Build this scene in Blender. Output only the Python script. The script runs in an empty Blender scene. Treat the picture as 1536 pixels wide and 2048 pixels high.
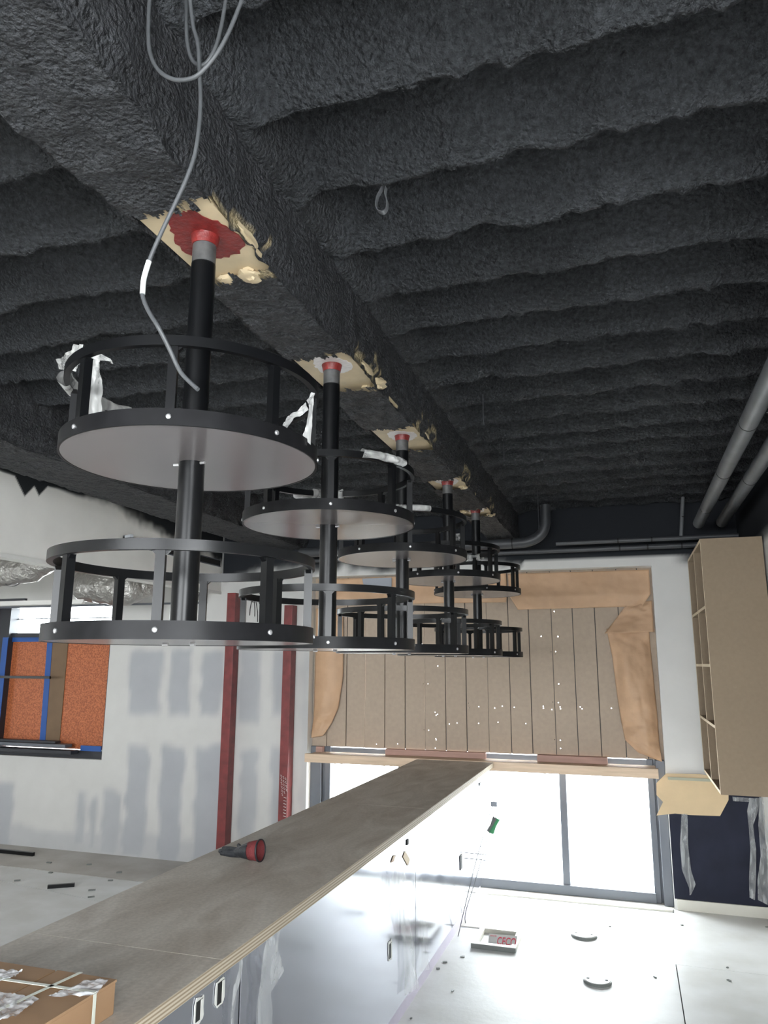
import bpy, math, random
import numpy as np
from mathutils import Vector, Matrix
random.seed(3); rng = np.random.default_rng(3)
PI = math.pi
S = bpy.context.scene; COL = S.collection

# ------------------------------------------------------------------ camera
F_PX, YAW, PITCH, ROLL = 1485.07, -.312945, .200852, .0038825
CAM = np.array([0, 0, 1.75])
cy, sy, cp, sp, cr, sr = math.cos(YAW), math.sin(YAW), math.cos(PITCH), math.sin(PITCH), math.cos(ROLL), math.sin(ROLL)
FWD = np.array([sy*cp, cy*cp, sp]); _r = np.array([cy, -sy, 0]); _u = np.cross(_r, FWD)
RIGHT = _r*cr + _u*sr; UP = -_r*sr + _u*cr
cd = bpy.data.cameras.new('camera'); cam = bpy.data.objects.new('camera', cd); COL.objects.link(cam)
cd.sensor_fit = 'VERTICAL'; cd.sensor_height = 36; cd.lens = F_PX/2048*36; cd.clip_start = .05
cam.matrix_world = Matrix(((RIGHT[0], UP[0], -FWD[0], 0), (RIGHT[1], UP[1], -FWD[1], 0), (RIGHT[2], UP[2], -FWD[2], 1.75), (0, 0, 0, 1)))
S.camera = cam

def P(u, v, **k):
    """the point where the line of sight of photo position (u, v) meets the plane x=, y= or z= of the room"""
    d = FWD + RIGHT*(u-768)/F_PX + UP*(1024-v)/F_PX
    (a, val), = k.items(); i = 'xyz'.index(a)
    return CAM + d*(val-CAM[i])/d[i]

# ------------------------------------------------------------------ light
SKY = 28.0
w = bpy.data.worlds.new('sky'); S.world = w; w.use_nodes = True
bg = w.node_tree.nodes['Background']; bg.inputs[0].default_value = (.93, .97, 1, 1); bg.inputs[1].default_value = SKY
S.view_settings.view_transform = 'Standard'; S.view_settings.look = 'None'; S.view_settings.gamma = 1
S.view_settings.exposure = 0.0; S.view_settings.use_curve_mapping = False
S.cycles.max_bounces = 8; S.cycles.diffuse_bounces = 5; S.cycles.transparent_max_bounces = 12
S.cycles.sample_clamp_indirect = 12
def portal(name, loc, sx, sz, ry):
    l = bpy.data.lights.new(name, 'AREA'); l.shape = 'RECTANGLE'; l.size = sx; l.size_y = sz; l.cycles.is_portal = True
    o = bpy.data.objects.new(name, l); COL.objects.link(o); o.location = loc; o.rotation_euler = ry
portal('sky_portal', (-1.25, 6.5, .52), 2.9, .95, (-PI/2, 0, 0))
portal('sky_portal', (-5.6, 6.5, 2.17), 1.5, .27, (-PI/2, 0, 0))
portal('sky_portal', (-1.7, -6.1, 2.1), 5.0, 1.6, (PI/2, 0, 0))  # unseen back window, sized and placed for the light it lets in
portal('sky_portal', (-9.1, 2.8, 1.5), .6, .5, (0, -PI/2, 0))  # small unseen left opening, added to brighten the left floor
portal('sky_portal', (1.0, -1.625, 1.7), 1.4, 2.5, (0, PI/2, 0))  # unseen right opening, added to brighten the bulkhead

# ------------------------------------------------------------------ helpers
ORG = {}
def setp(o, label=None, cat=None, group=None, kind=None):
    for k, v in (('label', label), ('category', cat), ('group', group), ('kind', kind)):
        if v: o[k] = v
    return o
def thing(name, loc, label, cat, group=None, rotz=0):
    o = bpy.data.objects.new(name, None); COL.objects.link(o); o.location = loc; o.rotation_euler = (0, 0, rotz)
    o.empty_display_size = .1; ORG[o.name] = np.array(loc, float)
    return setp(o, label, cat, group)

class MB:
    def __init__(s): s.v = []; s.f = []; s.n = 0
    def add(s, vs, fs):
        s.v += [tuple(map(float, p)) for p in vs]; s.f += [tuple(i+s.n for i in f) for f in fs]; s.n += len(vs); return s
    def box(s, x0, x1, y0, y1, z0, z1, rz=0, c=None):
        vs = [(x, y, z) for z in (z0, z1) for x, y in ((x0, y0), (x1, y0), (x1, y1), (x0, y1))]
        if rz:
            c = c or ((x0+x1)/2, (y0+y1)/2); a, b = math.cos(rz), math.sin(rz)
            vs = [(c[0]+(x-c[0])*a-(y-c[1])*b, c[1]+(x-c[0])*b+(y-c[1])*a, z) for x, y, z in vs]
        return s.add(vs, [(3, 2, 1, 0), (4, 5, 6, 7), (0, 1, 5, 4), (1, 2, 6, 5), (2, 3, 7, 6), (3, 0, 4, 7)])
    def tube(s, pts, r, n=12, cap=True):
        pts = [np.array(p, float) for p in pts]; m = len(pts); rs = [r]*m if np.isscalar(r) else list(r)
        up = np.array([0, 0, 1.]); vs = []; fs = []
        t0 = pts[1]-pts[0]; t0 /= np.linalg.norm(t0)
        a = np.cross(t0, up if abs(t0[2]) < .9 else np.array([1., 0, 0])); a /= np.linalg.norm(a)
        for i in range(m):
            t = pts[min(i+1, m-1)]-pts[max(i-1, 0)]; t /= max(np.linalg.norm(t), 1e-9)
            a = a - t*(a@t); a /= np.linalg.norm(a); b = np.cross(t, a)
            for k in range(n):
                q = 2*PI*k/n; vs.append(pts[i]+rs[i]*(a*math.cos(q)+b*math.sin(q)))
        for i in range(m-1):
            for k in range(n): fs.append((i*n+k, i*n+(k+1) % n, (i+1)*n+(k+1) % n, (i+1)*n+k))
        if cap: fs += [tuple(range(n))[::-1], tuple(range((m-1)*n, m*n))]
        return s.add(vs, fs)
    def band(s, cx, cy_, z0, z1, r0, r1, n=64):
        vs = []; fs = []
        for k in range(n):
            q = 2*PI*k/n; c, d = math.cos(q), math.sin(q)
            vs += [(cx+r0*c, cy_+r0*d, z0), (cx+r1*c, cy_+r1*d, z0), (cx+r1*c, cy_+r1*d, z1), (cx+r0*c, cy_+r0*d, z1)]
        for k in range(n):
            a, b = 4*k, 4*((k+1) % n)
            for j in range(4): fs.append((a+j, b+j, b+(j+1) % 4, a+(j+1) % 4))
        return s.add(vs, fs)
    def prism(s, poly, z0, z1):
        n = len(poly); vs = [(x, y, z0) for x, y in poly]+[(x, y, z1) for x, y in poly]
        return s.add(vs, [tuple(range(n))[::-1], tuple(range(n, 2*n))]+[(i, (i+1) % n, n+(i+1) % n, n+i) for i in range(n)])
    def slab3(s, pts, th):
        """polygon of 3D points given thickness vector th"""
        n = len(pts); th = np.array(th, float); vs = [np.array(p, float) for p in pts]; vs += [p+th for p in vs]
        return s.add(vs, [tuple(range(n))[::-1], tuple(range(n, 2*n))]+[(i, (i+1) % n, n+(i+1) % n, n+i) for i in range(n)])
    def build(s, name, mat, parent=None, label=None, cat=None, group=None, kind=None, smooth=False, bevel=0, solid=0, sub=0):
        me = bpy.data.meshes.new(name); V = np.array(s.v)
        if parent is not None: org = ORG[parent.name]
        elif kind == 'structure': org = np.zeros(3)
        else: org = np.array([(V[:, 0].min()+V[:, 0].max())/2, (V[:, 1].min()+V[:, 1].max())/2, V[:, 2].min()])
        me.from_pydata([tuple(p) for p in (V-org)], [], s.f); me.update()
        o = bpy.data.objects.new(name, me); COL.objects.link(o); me.materials.append(mat); ORG[o.name] = org
        if parent is not None: o.parent = parent
        else: o.location = org
        import bmesh
        bm = bmesh.new(); bm.from_mesh(me); bmesh.ops.recalc_face_normals(bm, faces=bm.faces); bm.to_mesh(me); bm.free()
        if smooth:
            me.polygons.foreach_set('use_smooth', [True]*len(me.polygons))
            try: me.set_sharp_from_angle(angle=math.radians(40))
            except Exception: pass
        if bevel:
            m = o.modifiers.new('bevel', 'BEVEL'); m.width = bevel; m.segments = 2; m.limit_method = 'ANGLE'
        if solid:
            m = o.modifiers.new('solidify', 'SOLIDIFY'); m.thickness = solid
        if sub:
            m = o.modifiers.new('subsurf', 'SUBSURF'); m.levels = sub; m.render_levels = sub
        return setp(o, label, cat, group, kind)

def grid_mesh(name, V, nu, nv, mat, keep=None, colors=None, parent=None, smooth=True, **tags):
    """V: (nu*nv, 3) vertices, u-major"""
    org = ORG[parent.name] if parent is not None else (np.zeros(3) if tags.get('kind') == 'structure' else np.array([V[:, 0].mean(), V[:, 1].mean(), V[:, 2].min()]))
    i, j = np.meshgrid(np.arange(nu-1), np.arange(nv-1), indexing='ij')
    a = (i*nv+j).ravel(); F = np.stack([a, a+nv, a+nv+1, a+1], 1)
    if keep is not None: F = F[keep.ravel()]
    me = bpy.data.meshes.new(name)
    me.vertices.add(len(V)); me.vertices.foreach_set('co', (V-org).astype(np.float32).ravel())
    me.loops.add(F.size); me.loops.foreach_set('vertex_index', F.astype(np.int32).ravel())
    me.polygons.add(len(F)); me.polygons.foreach_set('loop_start', np.arange(0, F.size, 4, dtype=np.int32))
    me.polygons.foreach_set('use_smooth', np.full(len(F), smooth)); me.update(calc_edges=True); me.validate()
    if colors is not None:
        at = me.color_attributes.new('tone', 'FLOAT_COLOR', 'POINT')
        c = np.ones((len(V), 4), np.float32); c[:, :3] = colors; at.data.foreach_set('color', c.ravel())
    me.materials.append(mat); o = bpy.data.objects.new(name, me); COL.objects.link(o); ORG[o.name] = org
    if parent is not None: o.parent = parent
    else: o.location = org
    return setp(o, **tags)

def vnoise(x, y, s, seed):
    g = np.random.default_rng(seed).random((257, 257)); x = x/s; y = y/s
    xi = np.floor(x).astype(int); yi = np.floor(y).astype(int); fx = x-xi; fy = y-yi
    fx = fx*fx*(3-2*fx); fy = fy*fy*(3-2*fy); xi %= 256; yi %= 256
    return (g[xi, yi]*(1-fx)*(1-fy)+g[xi+1, yi]*fx*(1-fy)+g[xi, yi+1]*(1-fx)*fy+g[xi+1, yi+1]*fx*fy)*2-1
def fbm(x, y, s, seed, o=3):
    return sum(vnoise(x, y, s/2**k, seed+k)/2**k for k in range(o))
def sstep(a, b, x):
    t = np.clip((x-a)/(b-a), 0, 1); return t*t*(3-2*t)

# ------------------------------------------------------------------ materials
def newmat(name):
    m = bpy.data.materials.new(name); m.use_nodes = True; nt = m.node_tree
    return m, nt, nt.nodes['Principled BSDF']
def mat(name, col, rough=.6, metal=0, var=0, vscale=8, bump=0, bscale=80, stretch=(1, 1, 1), spec=.5, col2=None, attr=False, detail=4, coat=0, bdist=.01):
    m, nt, b = newmat(name); N, L = nt.nodes, nt.links
    b.inputs['Base Color'].default_value = (*col, 1); b.inputs['Roughness'].default_value = rough
    b.inputs['Metallic'].default_value = metal; b.inputs['Specular IOR Level'].default_value = spec
    if coat: b.inputs['Coat Weight'].default_value = coat
    tc = N.new('ShaderNodeTexCoord'); mp = N.new('ShaderNodeMapping'); mp.inputs['Scale'].default_value = stretch
    L.new(tc.outputs['Object'], mp.inputs['Vector'])
    src = None
    if attr:
        va = N.new('ShaderNodeVertexColor'); va.layer_name = 'tone'; src = va.outputs['Color']
    if var or col2:
        n = N.new('ShaderNodeTexNoise'); n.inputs['Scale'].default_value = vscale; n.inputs['Detail'].default_value = detail
        L.new(mp.outputs[0], n.inputs['Vector'])
        if col2:
            r = N.new('ShaderNodeValToRGB'); r.color_ramp.elements[0].color = (*col, 1); r.color_ramp.elements[1].color = (*col2, 1)
            r.color_ramp.elements[0].position = .38; r.color_ramp.elements[1].position = .62
            L.new(n.outputs['Fac'], r.inputs[0]); src = r.outputs[0]
        if var:
            mr = N.new('ShaderNodeMapRange'); mr.inputs[1].default_value = .25; mr.inputs[2].default_value = .75
            mr.inputs[3].default_value = 1-var; mr.inputs[4].default_value = 1+var; L.new(n.outputs['Fac'], mr.inputs[0])
            mx = N.new('ShaderNodeVectorMath'); mx.operation = 'SCALE'; L.new(mr.outputs[0], mx.inputs['Scale'])
            if src is not None: L.new(src, mx.inputs[0])
            else: mx.inputs[0].default_value = col
            src = mx.outputs[0]
    if src is not None: L.new(src, b.inputs['Base Color'])
    if bump:
        n2 = N.new('ShaderNodeTexNoise'); n2.inputs['Scale'].default_value = bscale; n2.inputs['Detail'].default_value = 5
        L.new(mp.outputs[0], n2.inputs['Vector']); bp = N.new('ShaderNodeBump'); bp.inputs['Strength'].default_value = bump
        bp.inputs['Distance'].default_value = bdist; L.new(n2.outputs['Fac'], bp.inputs['Height']); L.new(bp.outputs[0], b.inputs['Normal'])
    return m
M_FOAM = mat('sprayed_foam', (.05, .052, .055), .55, var=.55, vscale=70, bump=1.0, bscale=90, attr=True, spec=.3, bdist=.03)
M_WALL = mat('drywall', (.5, .5, .5), .85, var=.04, vscale=5, attr=True, spec=.2)
M_WHITE = mat('white_paint', (.74, .73, .70), .8, spec=.2)
M_DARKP = mat('black_ceiling_paint', (.02, .022, .025), .6)
M_CONC = mat('concrete_floor', (.58, .58, .56), .5, col2=(.66, .665, .66), vscale=3.5, detail=8, bump=.12, bscale=30, spec=.35)
M_CONC2 = mat('concrete_floor_tan', (.40, .375, .34), .6, col2=(.50, .48, .45), vscale=2.5, detail=8, bump=.12, bscale=30, spec=.3)
M_JOINT = mat('joint_dark', (.06, .06, .06), .9)
M_BLACK = mat('black_powdercoat', (.004, .0043, .005), .30, var=.2, vscale=20, spec=.3)
M_BAND = mat('black_band', (.009, .009, .010), .4, var=.35, vscale=25, spec=.15)
M_LAM = mat('grey_laminate', (.20, .18, .18), .2, spec=.8)
M_REDP = mat('red_primer', (.19, .02, .018), .32, var=.3, vscale=60, bump=.3, bscale=90)
M_POST = mat('red_oxide_steel', (.17, .028, .028), .4, var=.3, vscale=15, spec=.55)
M_BARE = mat('bare_steel_end', (.10, .10, .10), .45, metal=.3, var=.3, vscale=40)
M_FLANGE = mat('cream_primed_steel', (.62, .50, .32), .55, var=.15, vscale=12)
M_GROUND = mat('ground_bright_metal', (.75, .72, .70), .4, metal=.1, var=.15, vscale=60, stretch=(1, 4, 1))
M_STEEL = mat('steel_screw', (.65, .65, .66), .3, metal=.8)
M_LED = mat('white_light_channel', (.85, .85, .85), .4)
M_GREYPIPE = mat('grey_pipe', (.12, .125, .132), .45, var=.2, vscale=10, spec=.5)
M_DARKPIPE = mat('dark_pipe', (.045, .047, .052), .45)
M_CABLE = mat('grey_cable', (.07, .074, .078), .45)
M_TAG = mat('pale_tape', (.75, .78, .76), .5)
M_KRAFT = mat('kraft_paper', (.56, .36, .22), .6, var=.12, vscale=6, bump=.35, bscale=14)
M_KRAFT2 = mat('kraft_paper_yellow', (.60, .45, .27), .6, var=.1, vscale=5, bump=.3, bscale=10)
M_BOARD = mat('brown_hardboard', (.42, .335, .26), .75, var=.06, vscale=30)
M_MDF = mat('mdf', (.27, .205, .14), .7, var=.05, vscale=40, spec=.3)
M_MDFE = mat('mdf_edge', (.70, .58, .42), .7, var=.05, vscale=60, spec=.3)
M_WOOD = mat('pine', (.60, .45, .32), .6, var=.15, vscale=12, stretch=(.3, 4, 4))
M_WOODR = mat('reddish_batten', (.42, .25, .20), .6, var=.15, vscale=12, stretch=(.3, 4, 4))
M_FRAME = mat('grey_window_frame', (.12, .13, .15), .45, metal=.2, spec=.5)
M_FRAMED = mat('dark_window_frame', (.02, .022, .028), .45)
M_NAVY = mat('dark_panel', (.014, .016, .030), .5, var=.3, vscale=6, spec=.15)
M_OSB = mat('orange_particle_board', (.27, .07, .024), .5, col2=(.50, .15, .055), vscale=75, detail=3)
M_BLUE = mat('blue_tape', (.015, .08, .30), .5)
M_BROWNP = mat('brown_paper_strip', (.16, .10, .055), .6, var=.1)
M_CARD = mat('cardboard', (.33, .20, .11), .65, var=.08, vscale=10, spec=.4)
M_STRAP = mat('white_strap', (.62, .64, .56), .4)
M_FOIL = mat('foil', (.40, .39, .37), .3, metal=.85, var=.2, vscale=6, bump=1.0, bscale=22, bdist=.03)
M_GLOVE = mat('black_glove_rubber', (.012, .014, .018), .5, bump=.3, bscale=60)
M_GLOVER = mat('red_glove_knit', (.14, .018, .02), .8, bump=.4, bscale=200)
M_DARK = mat('dark_hole', (.01, .01, .01), .8)
M_PLAST = mat('white_plastic', (.7, .7, .66), .4)
M_TOE = mat('lilac_toe_board', (.50, .46, .55), .5, var=.05)
M_GREEN = mat('green_plastic', (.05, .30, .12), .4)
M_GREYPL = mat('grey_plastic', (.16, .17, .16), .5)
M_REDINK = mat('red_ink', (.60, .04, .08), .5)
M_CARDG = mat('grey_card', (.55, .55, .53), .6)
M_TAPEG = mat('blue_grey_tape', (.30, .32, .36), .5)
M_TAPEO = mat('olive_tape', (.36, .36, .27), .5)
M_BASE = mat('cream_baseboard', (.62, .60, .53), .5)
M_EXT = mat('bright_paving', (.7, .7, .7), .8)

def steel_mat():
    m, nt, b = newmat('film_covered_stainless'); N, L = nt.nodes, nt.links
    b.inputs['Base Color'].default_value = (.44, .45, .50, 1); b.inputs['Metallic'].default_value = .92
    tc = N.new('ShaderNodeTexCoord'); mp = N.new('ShaderNodeMapping'); mp.inputs['Scale'].default_value = (1, 1.2, 6)
    L.new(tc.outputs['Object'], mp.inputs['Vector'])
    n = N.new('ShaderNodeTexNoise'); n.inputs['Scale'].default_value = 2.2; n.inputs['Detail'].default_value = 4; L.new(mp.outputs[0], n.inputs[0])
    mr = N.new('ShaderNodeMapRange'); mr.inputs[3].default_value = .05; mr.inputs[4].default_value = .22; L.new(n.outputs['Fac'], mr.inputs[0])
    L.new(mr.outputs[0], b.inputs['Roughness'])
    n2 = N.new('ShaderNodeTexNoise'); n2.inputs['Scale'].default_value = 4; n2.inputs['Detail'].default_value = 2; L.new(tc.outputs['Object'], n2.inputs[0])
    bp = N.new('ShaderNodeBump'); bp.inputs['Strength'].default_value = .06; bp.inputs['Distance'].default_value = .01
    L.new(n2.outputs['Fac'], bp.inputs['Height']); L.new(bp.outputs[0], b.inputs['Normal'])
    return m
M_SHEET = steel_mat()

def ply_mat():
    m, nt, b = newmat('plywood_top'); N, L = nt.nodes, nt.links; b.inputs['Roughness'].default_value = .55
    tc = N.new('ShaderNodeTexCoord')
    mp = N.new('ShaderNodeMapping'); mp.inputs['Scale'].default_value = (2.2, .7, 1); L.new(tc.outputs['Object'], mp.inputs[0])
    n = N.new('ShaderNodeTexNoise'); n.inputs['Scale'].default_value = 2.6; n.inputs['Detail'].default_value = 9; n.inputs['Distortion'].default_value = 1.6; L.new(mp.outputs[0], n.inputs[0])
    r = N.new('ShaderNodeValToRGB'); r.color_ramp.elements[0].position = .3; r.color_ramp.elements[0].color = (.43, .38, .32, 1)
    r.color_ramp.elements[1].position = .68; r.color_ramp.elements[1].color = (.62, .575, .51, 1); L.new(n.outputs['Fac'], r.inputs[0])
    n2 = N.new('ShaderNodeTexNoise'); n2.inputs['Scale'].default_value = 90; n2.inputs['Detail'].default_value = 3; L.new(tc.outputs['Object'], n2.inputs[0])
    mr = N.new('ShaderNodeMapRange'); mr.inputs[1].default_value = .3; mr.inputs[2].default_value = .7; mr.inputs[3].default_value = .88; mr.inputs[4].default_value = 1.08; L.new(n2.outputs['Fac'], mr.inputs[0])
    mx = N.new('ShaderNodeVectorMath'); mx.operation = 'SCALE'; L.new(r.outputs[0], mx.inputs[0]); L.new(mr.outputs[0], mx.inputs['Scale'])
    L.new(mx.outputs[0], b.inputs['Base Color'])
    return m
M_PLY = ply_mat()
def edge_mat():
    m, nt, b = newmat('plywood_edge'); N, L = nt.nodes, nt.links; b.inputs['Roughness'].default_value = .7
    tc = N.new('ShaderNodeTexCoord'); sp_ = N.new('ShaderNodeSeparateXYZ'); L.new(tc.outputs['Object'], sp_.inputs[0])
    mu = N.new('ShaderNodeMath'); mu.operation = 'MULTIPLY'; mu.inputs[1].default_value = 2*PI/.0095; L.new(sp_.outputs['Z'], mu.inputs[0])
    si = N.new('ShaderNodeMath'); si.operation = 'SINE'; L.new(mu.outputs[0], si.inputs[0])
    r = N.new('ShaderNodeValToRGB'); r.color_ramp.elements[0].position = .3; r.color_ramp.elements[0].color = (.27, .21, .14, 1)
    r.color_ramp.elements[1].position = .6; r.color_ramp.elements[1].color = (.50, .43, .33, 1)
    mr = N.new('ShaderNodeMapRange'); mr.inputs[1].default_value = -1; L.new(si.outputs[0], mr.inputs[0]); L.new(mr.outputs[0], r.inputs[0])
    L.new(r.outputs[0], b.inputs['Base Color']); return m
M_EDGE = edge_mat()
def film_mat(name, dens, tint, st=(1, 1, .22)):
    m, nt, b = newmat(name); N, L = nt.nodes, nt.links
    b.inputs['Base Color'].default_value = (*tint, 1); b.inputs['Roughness'].default_value = .18
    tr = N.new('ShaderNodeBsdfTransparent'); mx = N.new('ShaderNodeMixShader'); out = N['Material Output']
    tc = N.new('ShaderNodeTexCoord'); mp = N.new('ShaderNodeMapping'); mp.inputs['Scale'].default_value = st; L.new(tc.outputs['Object'], mp.inputs[0])
    n = N.new('ShaderNodeTexNoise'); n.inputs['Scale'].default_value = 26; n.inputs['Detail'].default_value = 3
    n.inputs['Distortion'].default_value = .6; L.new(mp.outputs[0], n.inputs[0])
    mr = N.new('ShaderNodeMapRange'); mr.inputs[1].default_value = .35; mr.inputs[2].default_value = .7
    mr.inputs[3].default_value = dens*.6; mr.inputs[4].default_value = min(1, dens*1.7); L.new(n.outputs['Fac'], mr.inputs[0])
    bp = N.new('ShaderNodeBump'); bp.inputs['Strength'].default_value = .5; bp.inputs['Distance'].default_value = .01
    L.new(n.outputs['Fac'], bp.inputs['Height']); L.new(bp.outputs[0], b.inputs['Normal'])
    L.new(mr.outputs[0], mx.inputs[0]); L.new(tr.outputs[0], mx.inputs[1]); L.new(b.outputs[0], mx.inputs[2]); L.new(mx.outputs[0], out.inputs[0])
    return m
M_FILM = film_mat('clear_plastic_film', .26, (.78, .80, .80))
M_WRAP = film_mat('crumpled_plastic_wrap', .5, (.80, .80, .78))
M_SHRINK = film_mat('shiny_packing_film', .5, (.85, .87, .90), (1, 1, 1))
def glass_mat():
    m, nt, b = newmat('window_glass'); N, L = nt.nodes, nt.links; N.remove(b)
    tr = N.new('ShaderNodeBsdfTransparent'); tr.inputs[0].default_value = (.93, .95, .95, 1); g = N.new('ShaderNodeBsdfGlossy'); g.inputs['Roughness'].default_value = .02
    fr = N.new('ShaderNodeFresnel'); fr.inputs[0].default_value = 1.45; mx = N.new('ShaderNodeMixShader')
    ge = N.new('ShaderNodeNewGeometry'); iv = N.new('ShaderNodeMath'); iv.operation = 'SUBTRACT'; iv.inputs[0].default_value = 1; L.new(ge.outputs['Backfacing'], iv.inputs[1])
    mf = N.new('ShaderNodeMath'); mf.operation = 'MULTIPLY'; L.new(fr.outputs[0], mf.inputs[0]); L.new(iv.outputs[0], mf.inputs[1])
    L.new(mf.outputs[0], mx.inputs[0]); L.new(tr.outputs[0], mx.inputs[1]); L.new(g.outputs[0], mx.inputs[2]); L.new(mx.outputs[0], N['Material Output'].inputs[0])
    return m
M_GLASS = glass_mat()

# ================================================================== SETTING
WY = 6.25; XR = .86; CZ = 3.0
RIDGE = [-.44, -.13, .17, .47, .775, 1.078, 1.381, 1.684, 1.987, 2.29, 2.585, 2.87, 3.175, 3.49, 3.80, 4.10, 4.365, 4.66, 4.99, 5.31, 5.60, 5.93, 6.22, 6.53]

# --- ceiling: foam sprayed over a ribbed deck, every rib as relief
def ceiling():
    xs = np.arange(-3.7, XR+.03, .0135); ys = np.concatenate([np.arange(-.2, .8, .03), np.arange(.8, WY+.12, .0125)])
    X, Y = np.meshgrid(xs, ys, indexing='ij')
    Yw = Y + .016*fbm(X, Y*0+3, .6, 11) + .005*fbm(X, Y, .16, 21)
    r = np.array(RIDGE); k = np.clip(np.searchsorted(r, Yw)-1, 0, len(r)-2)
    u = (Yw-r[k])/(r[k+1]-r[k])                      # 0 at one ridge, 1 at the next
    s = np.where(u < .16, sstep(-.02, .16, u), np.where(u > .44, 1-sstep(.44, 1.12, u), 1))
    fade = sstep(.0, .09, np.abs(X+.93)-.12)
    z = CZ + .004 + .15*s*fade - .012*(1-fade)
    band = (1-s)*.6+.4
    z = z + band*(.010*fbm(X, Y, .09, 31, 2) + .0065*fbm(X, Y, .035, 41, 2))
    z = z + .007*vnoise(X, Y, .028, 51)*band
    t = .9+.35*fbm(X, Y, .4, 61, 2)*.5
    c = np.stack([.042*t, .045*t, .049*t], -1)
    V = np.stack([X, Y, z], -1).reshape(-1, 3)
    grid_mesh('ceiling', V, len(xs), len(ys), M_FOAM, colors=c.reshape(-1, 3), kind='structure')
ceiling()
MB().box(-9.1, XR+.2, -6.1, 6.6, 3.25, 3.3).build('ceiling', M_DARKP, kind='structure')

# --- beams with foam, cut away where the shelf posts are welded on
FX = -.925; FY = [1.43, 2.262, 3.124, 4.033, 4.868]; ZB = 2.769
def foam_beam(name, xc, hw, zb, y0, y1, cuts, seed):
    ys = np.arange(y0, y1, .008); prof = []
    ht = CZ+.12-zb
    for t in np.linspace(0, 1, 14): prof.append((-1, 1-t, 0))      # left side going down
    for t in np.linspace(0, 1, 40)[1:]: prof.append((-1+2*t, 0, 1))
    for t in np.linspace(0, 1, 14)[1:]: prof.append((1, t, 0))
    pr = np.array(prof); nu = len(pr)
    A, Y = np.meshgrid(np.arange(nu), ys, indexing='ij')
    px_, pz, bot = pr[A, 0], pr[A, 1], pr[A, 2]
    wid = hw*(1+.22*sstep(1.35, .9, Y)) + .006*fbm(Y, px_*5, .3, seed)
    n = .007*fbm(Y, (px_*hw+pz*.3+5), .07, seed+1, 3)+.004*vnoise(Y, px_*hw+pz*.3+5, .025, seed+9)
    rnd = .014*(np.abs(px_) > .93)*(pz < .08)
    X = xc + px_*(wid+n*(np.abs(px_) > .98)-rnd)
    Z = zb - .016 + pz*ht + n*(bot > 0)*.8 + rnd*.5
    keep = np.ones((nu-1, len(ys)-1), bool); cream = np.zeros(A.shape)
    for (c0, c1, full) in cuts:
        e0 = c0+.02*vnoise(px_*3+9, Y*0, .35, seed+3)+.012*vnoise(px_*3, Y*0, .1, seed+5)
        e1 = c1+.03*vnoise(px_*3+4, Y*0, .4, seed+4)+.012*vnoise(px_*3, Y*0, .09, seed+6)
        inside = (Y > e0) & (Y < e1) & (pz < .06)
        keep &= ~(inside[:-1, :-1] & inside[1:, 1:])
        d = np.minimum(np.abs(Y-e0), np.abs(Y-e1))
        cream = np.maximum(cream, ((Y > e0-.01) & (Y < e1+.03) & (pz < .25) & (px_ > .2)) * (vnoise(Y, px_*hw+pz, .03, seed+7) > .3))
    cream = cream*(pz < .3)
    t = .9+.3*fbm(Y, px_, .4, seed+8, 2)*.5
    c = np.stack([.041*t, .043*t, .047*t], -1); c = c*(1-cream[..., None])+np.array([.42, .34, .2])*cream[..., None]
    V = np.stack([X, Y, Z], -1).reshape(-1, 3)
    return grid_mesh(name, V, nu, len(ys), M_FOAM, keep=keep, colors=c.reshape(-1, 3), kind='structure')
cuts = [(1.29, 1.60, 1), (2.155, 2.46, 1), (2.965, 3.32, 1), (3.93, 4.16, 1), (4.78, 5.0, 1)]
b1 = foam_beam('trim_1', -.935, .118, ZB, -.3, WY, cuts, 100)
MB().box(-1.034, -.838, -.3, WY, ZB, ZB+.014).build('beam_flange', M_FLANGE, b1)
MB().box(-.94, -.93, -.3, WY, ZB+.014, CZ+.2).build('beam_web', M_BARE, b1)
# cream lumps of cut foam at the flange edges
def lump(x, y, z, r, seed, parent):
    m = MB(); n = 10; vs = []; fs = []
    g = np.random.default_rng(seed)
    for i in range(n+1):
        for j in range(n):
            th = PI*i/n; ph = 2*PI*j/n; q = 1+.3*g.uniform(-1, 1)
            vs.append((x+r[0]*q*math.sin(th)*math.cos(ph), y+r[1]*q*math.sin(th)*math.sin(ph), z+r[2]*q*math.cos(th)))
    for i in range(n):
        for j in range(n): fs.append((i*n+j, i*n+(j+1) % n, (i+1)*n+(j+1) % n, (i+1)*n+j))
    m.add(vs, fs); return m.build('cut_foam', M_FLANGE, parent, smooth=True)
for (x, y, z, r, s) in ((-.965, 1.628, ZB-.006, (.035, .03, .012), 1), (-.90, 1.615, ZB-.008, (.03, .034, .012), 2), (-.832, 1.47, ZB+.012, (.008, .05, .015), 3),
                        (-.835, 2.50, ZB+.01, (.03, .035, .02), 4), (-.875, 2.49, ZB-.004, (.02, .02, .008), 5), (-.83, 2.36, ZB+.018, (.008, .06, .015), 6), (-.832, 3.2, ZB+.018, (.008, .05, .012), 7),
                        (-.86, 4.17, ZB-.006, (.03, .02, .012), 8), (-1.0, 4.86, ZB-.008, (.03, .04, .012), 9), (-.85, 5.03, ZB-.006, (.03, .03, .014), 10)):
    lump(x, y, z, r, s, b1)
foam_beam('trim_2', -2.99, .225, 2.80, 1.2, WY, [], 300)

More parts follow.
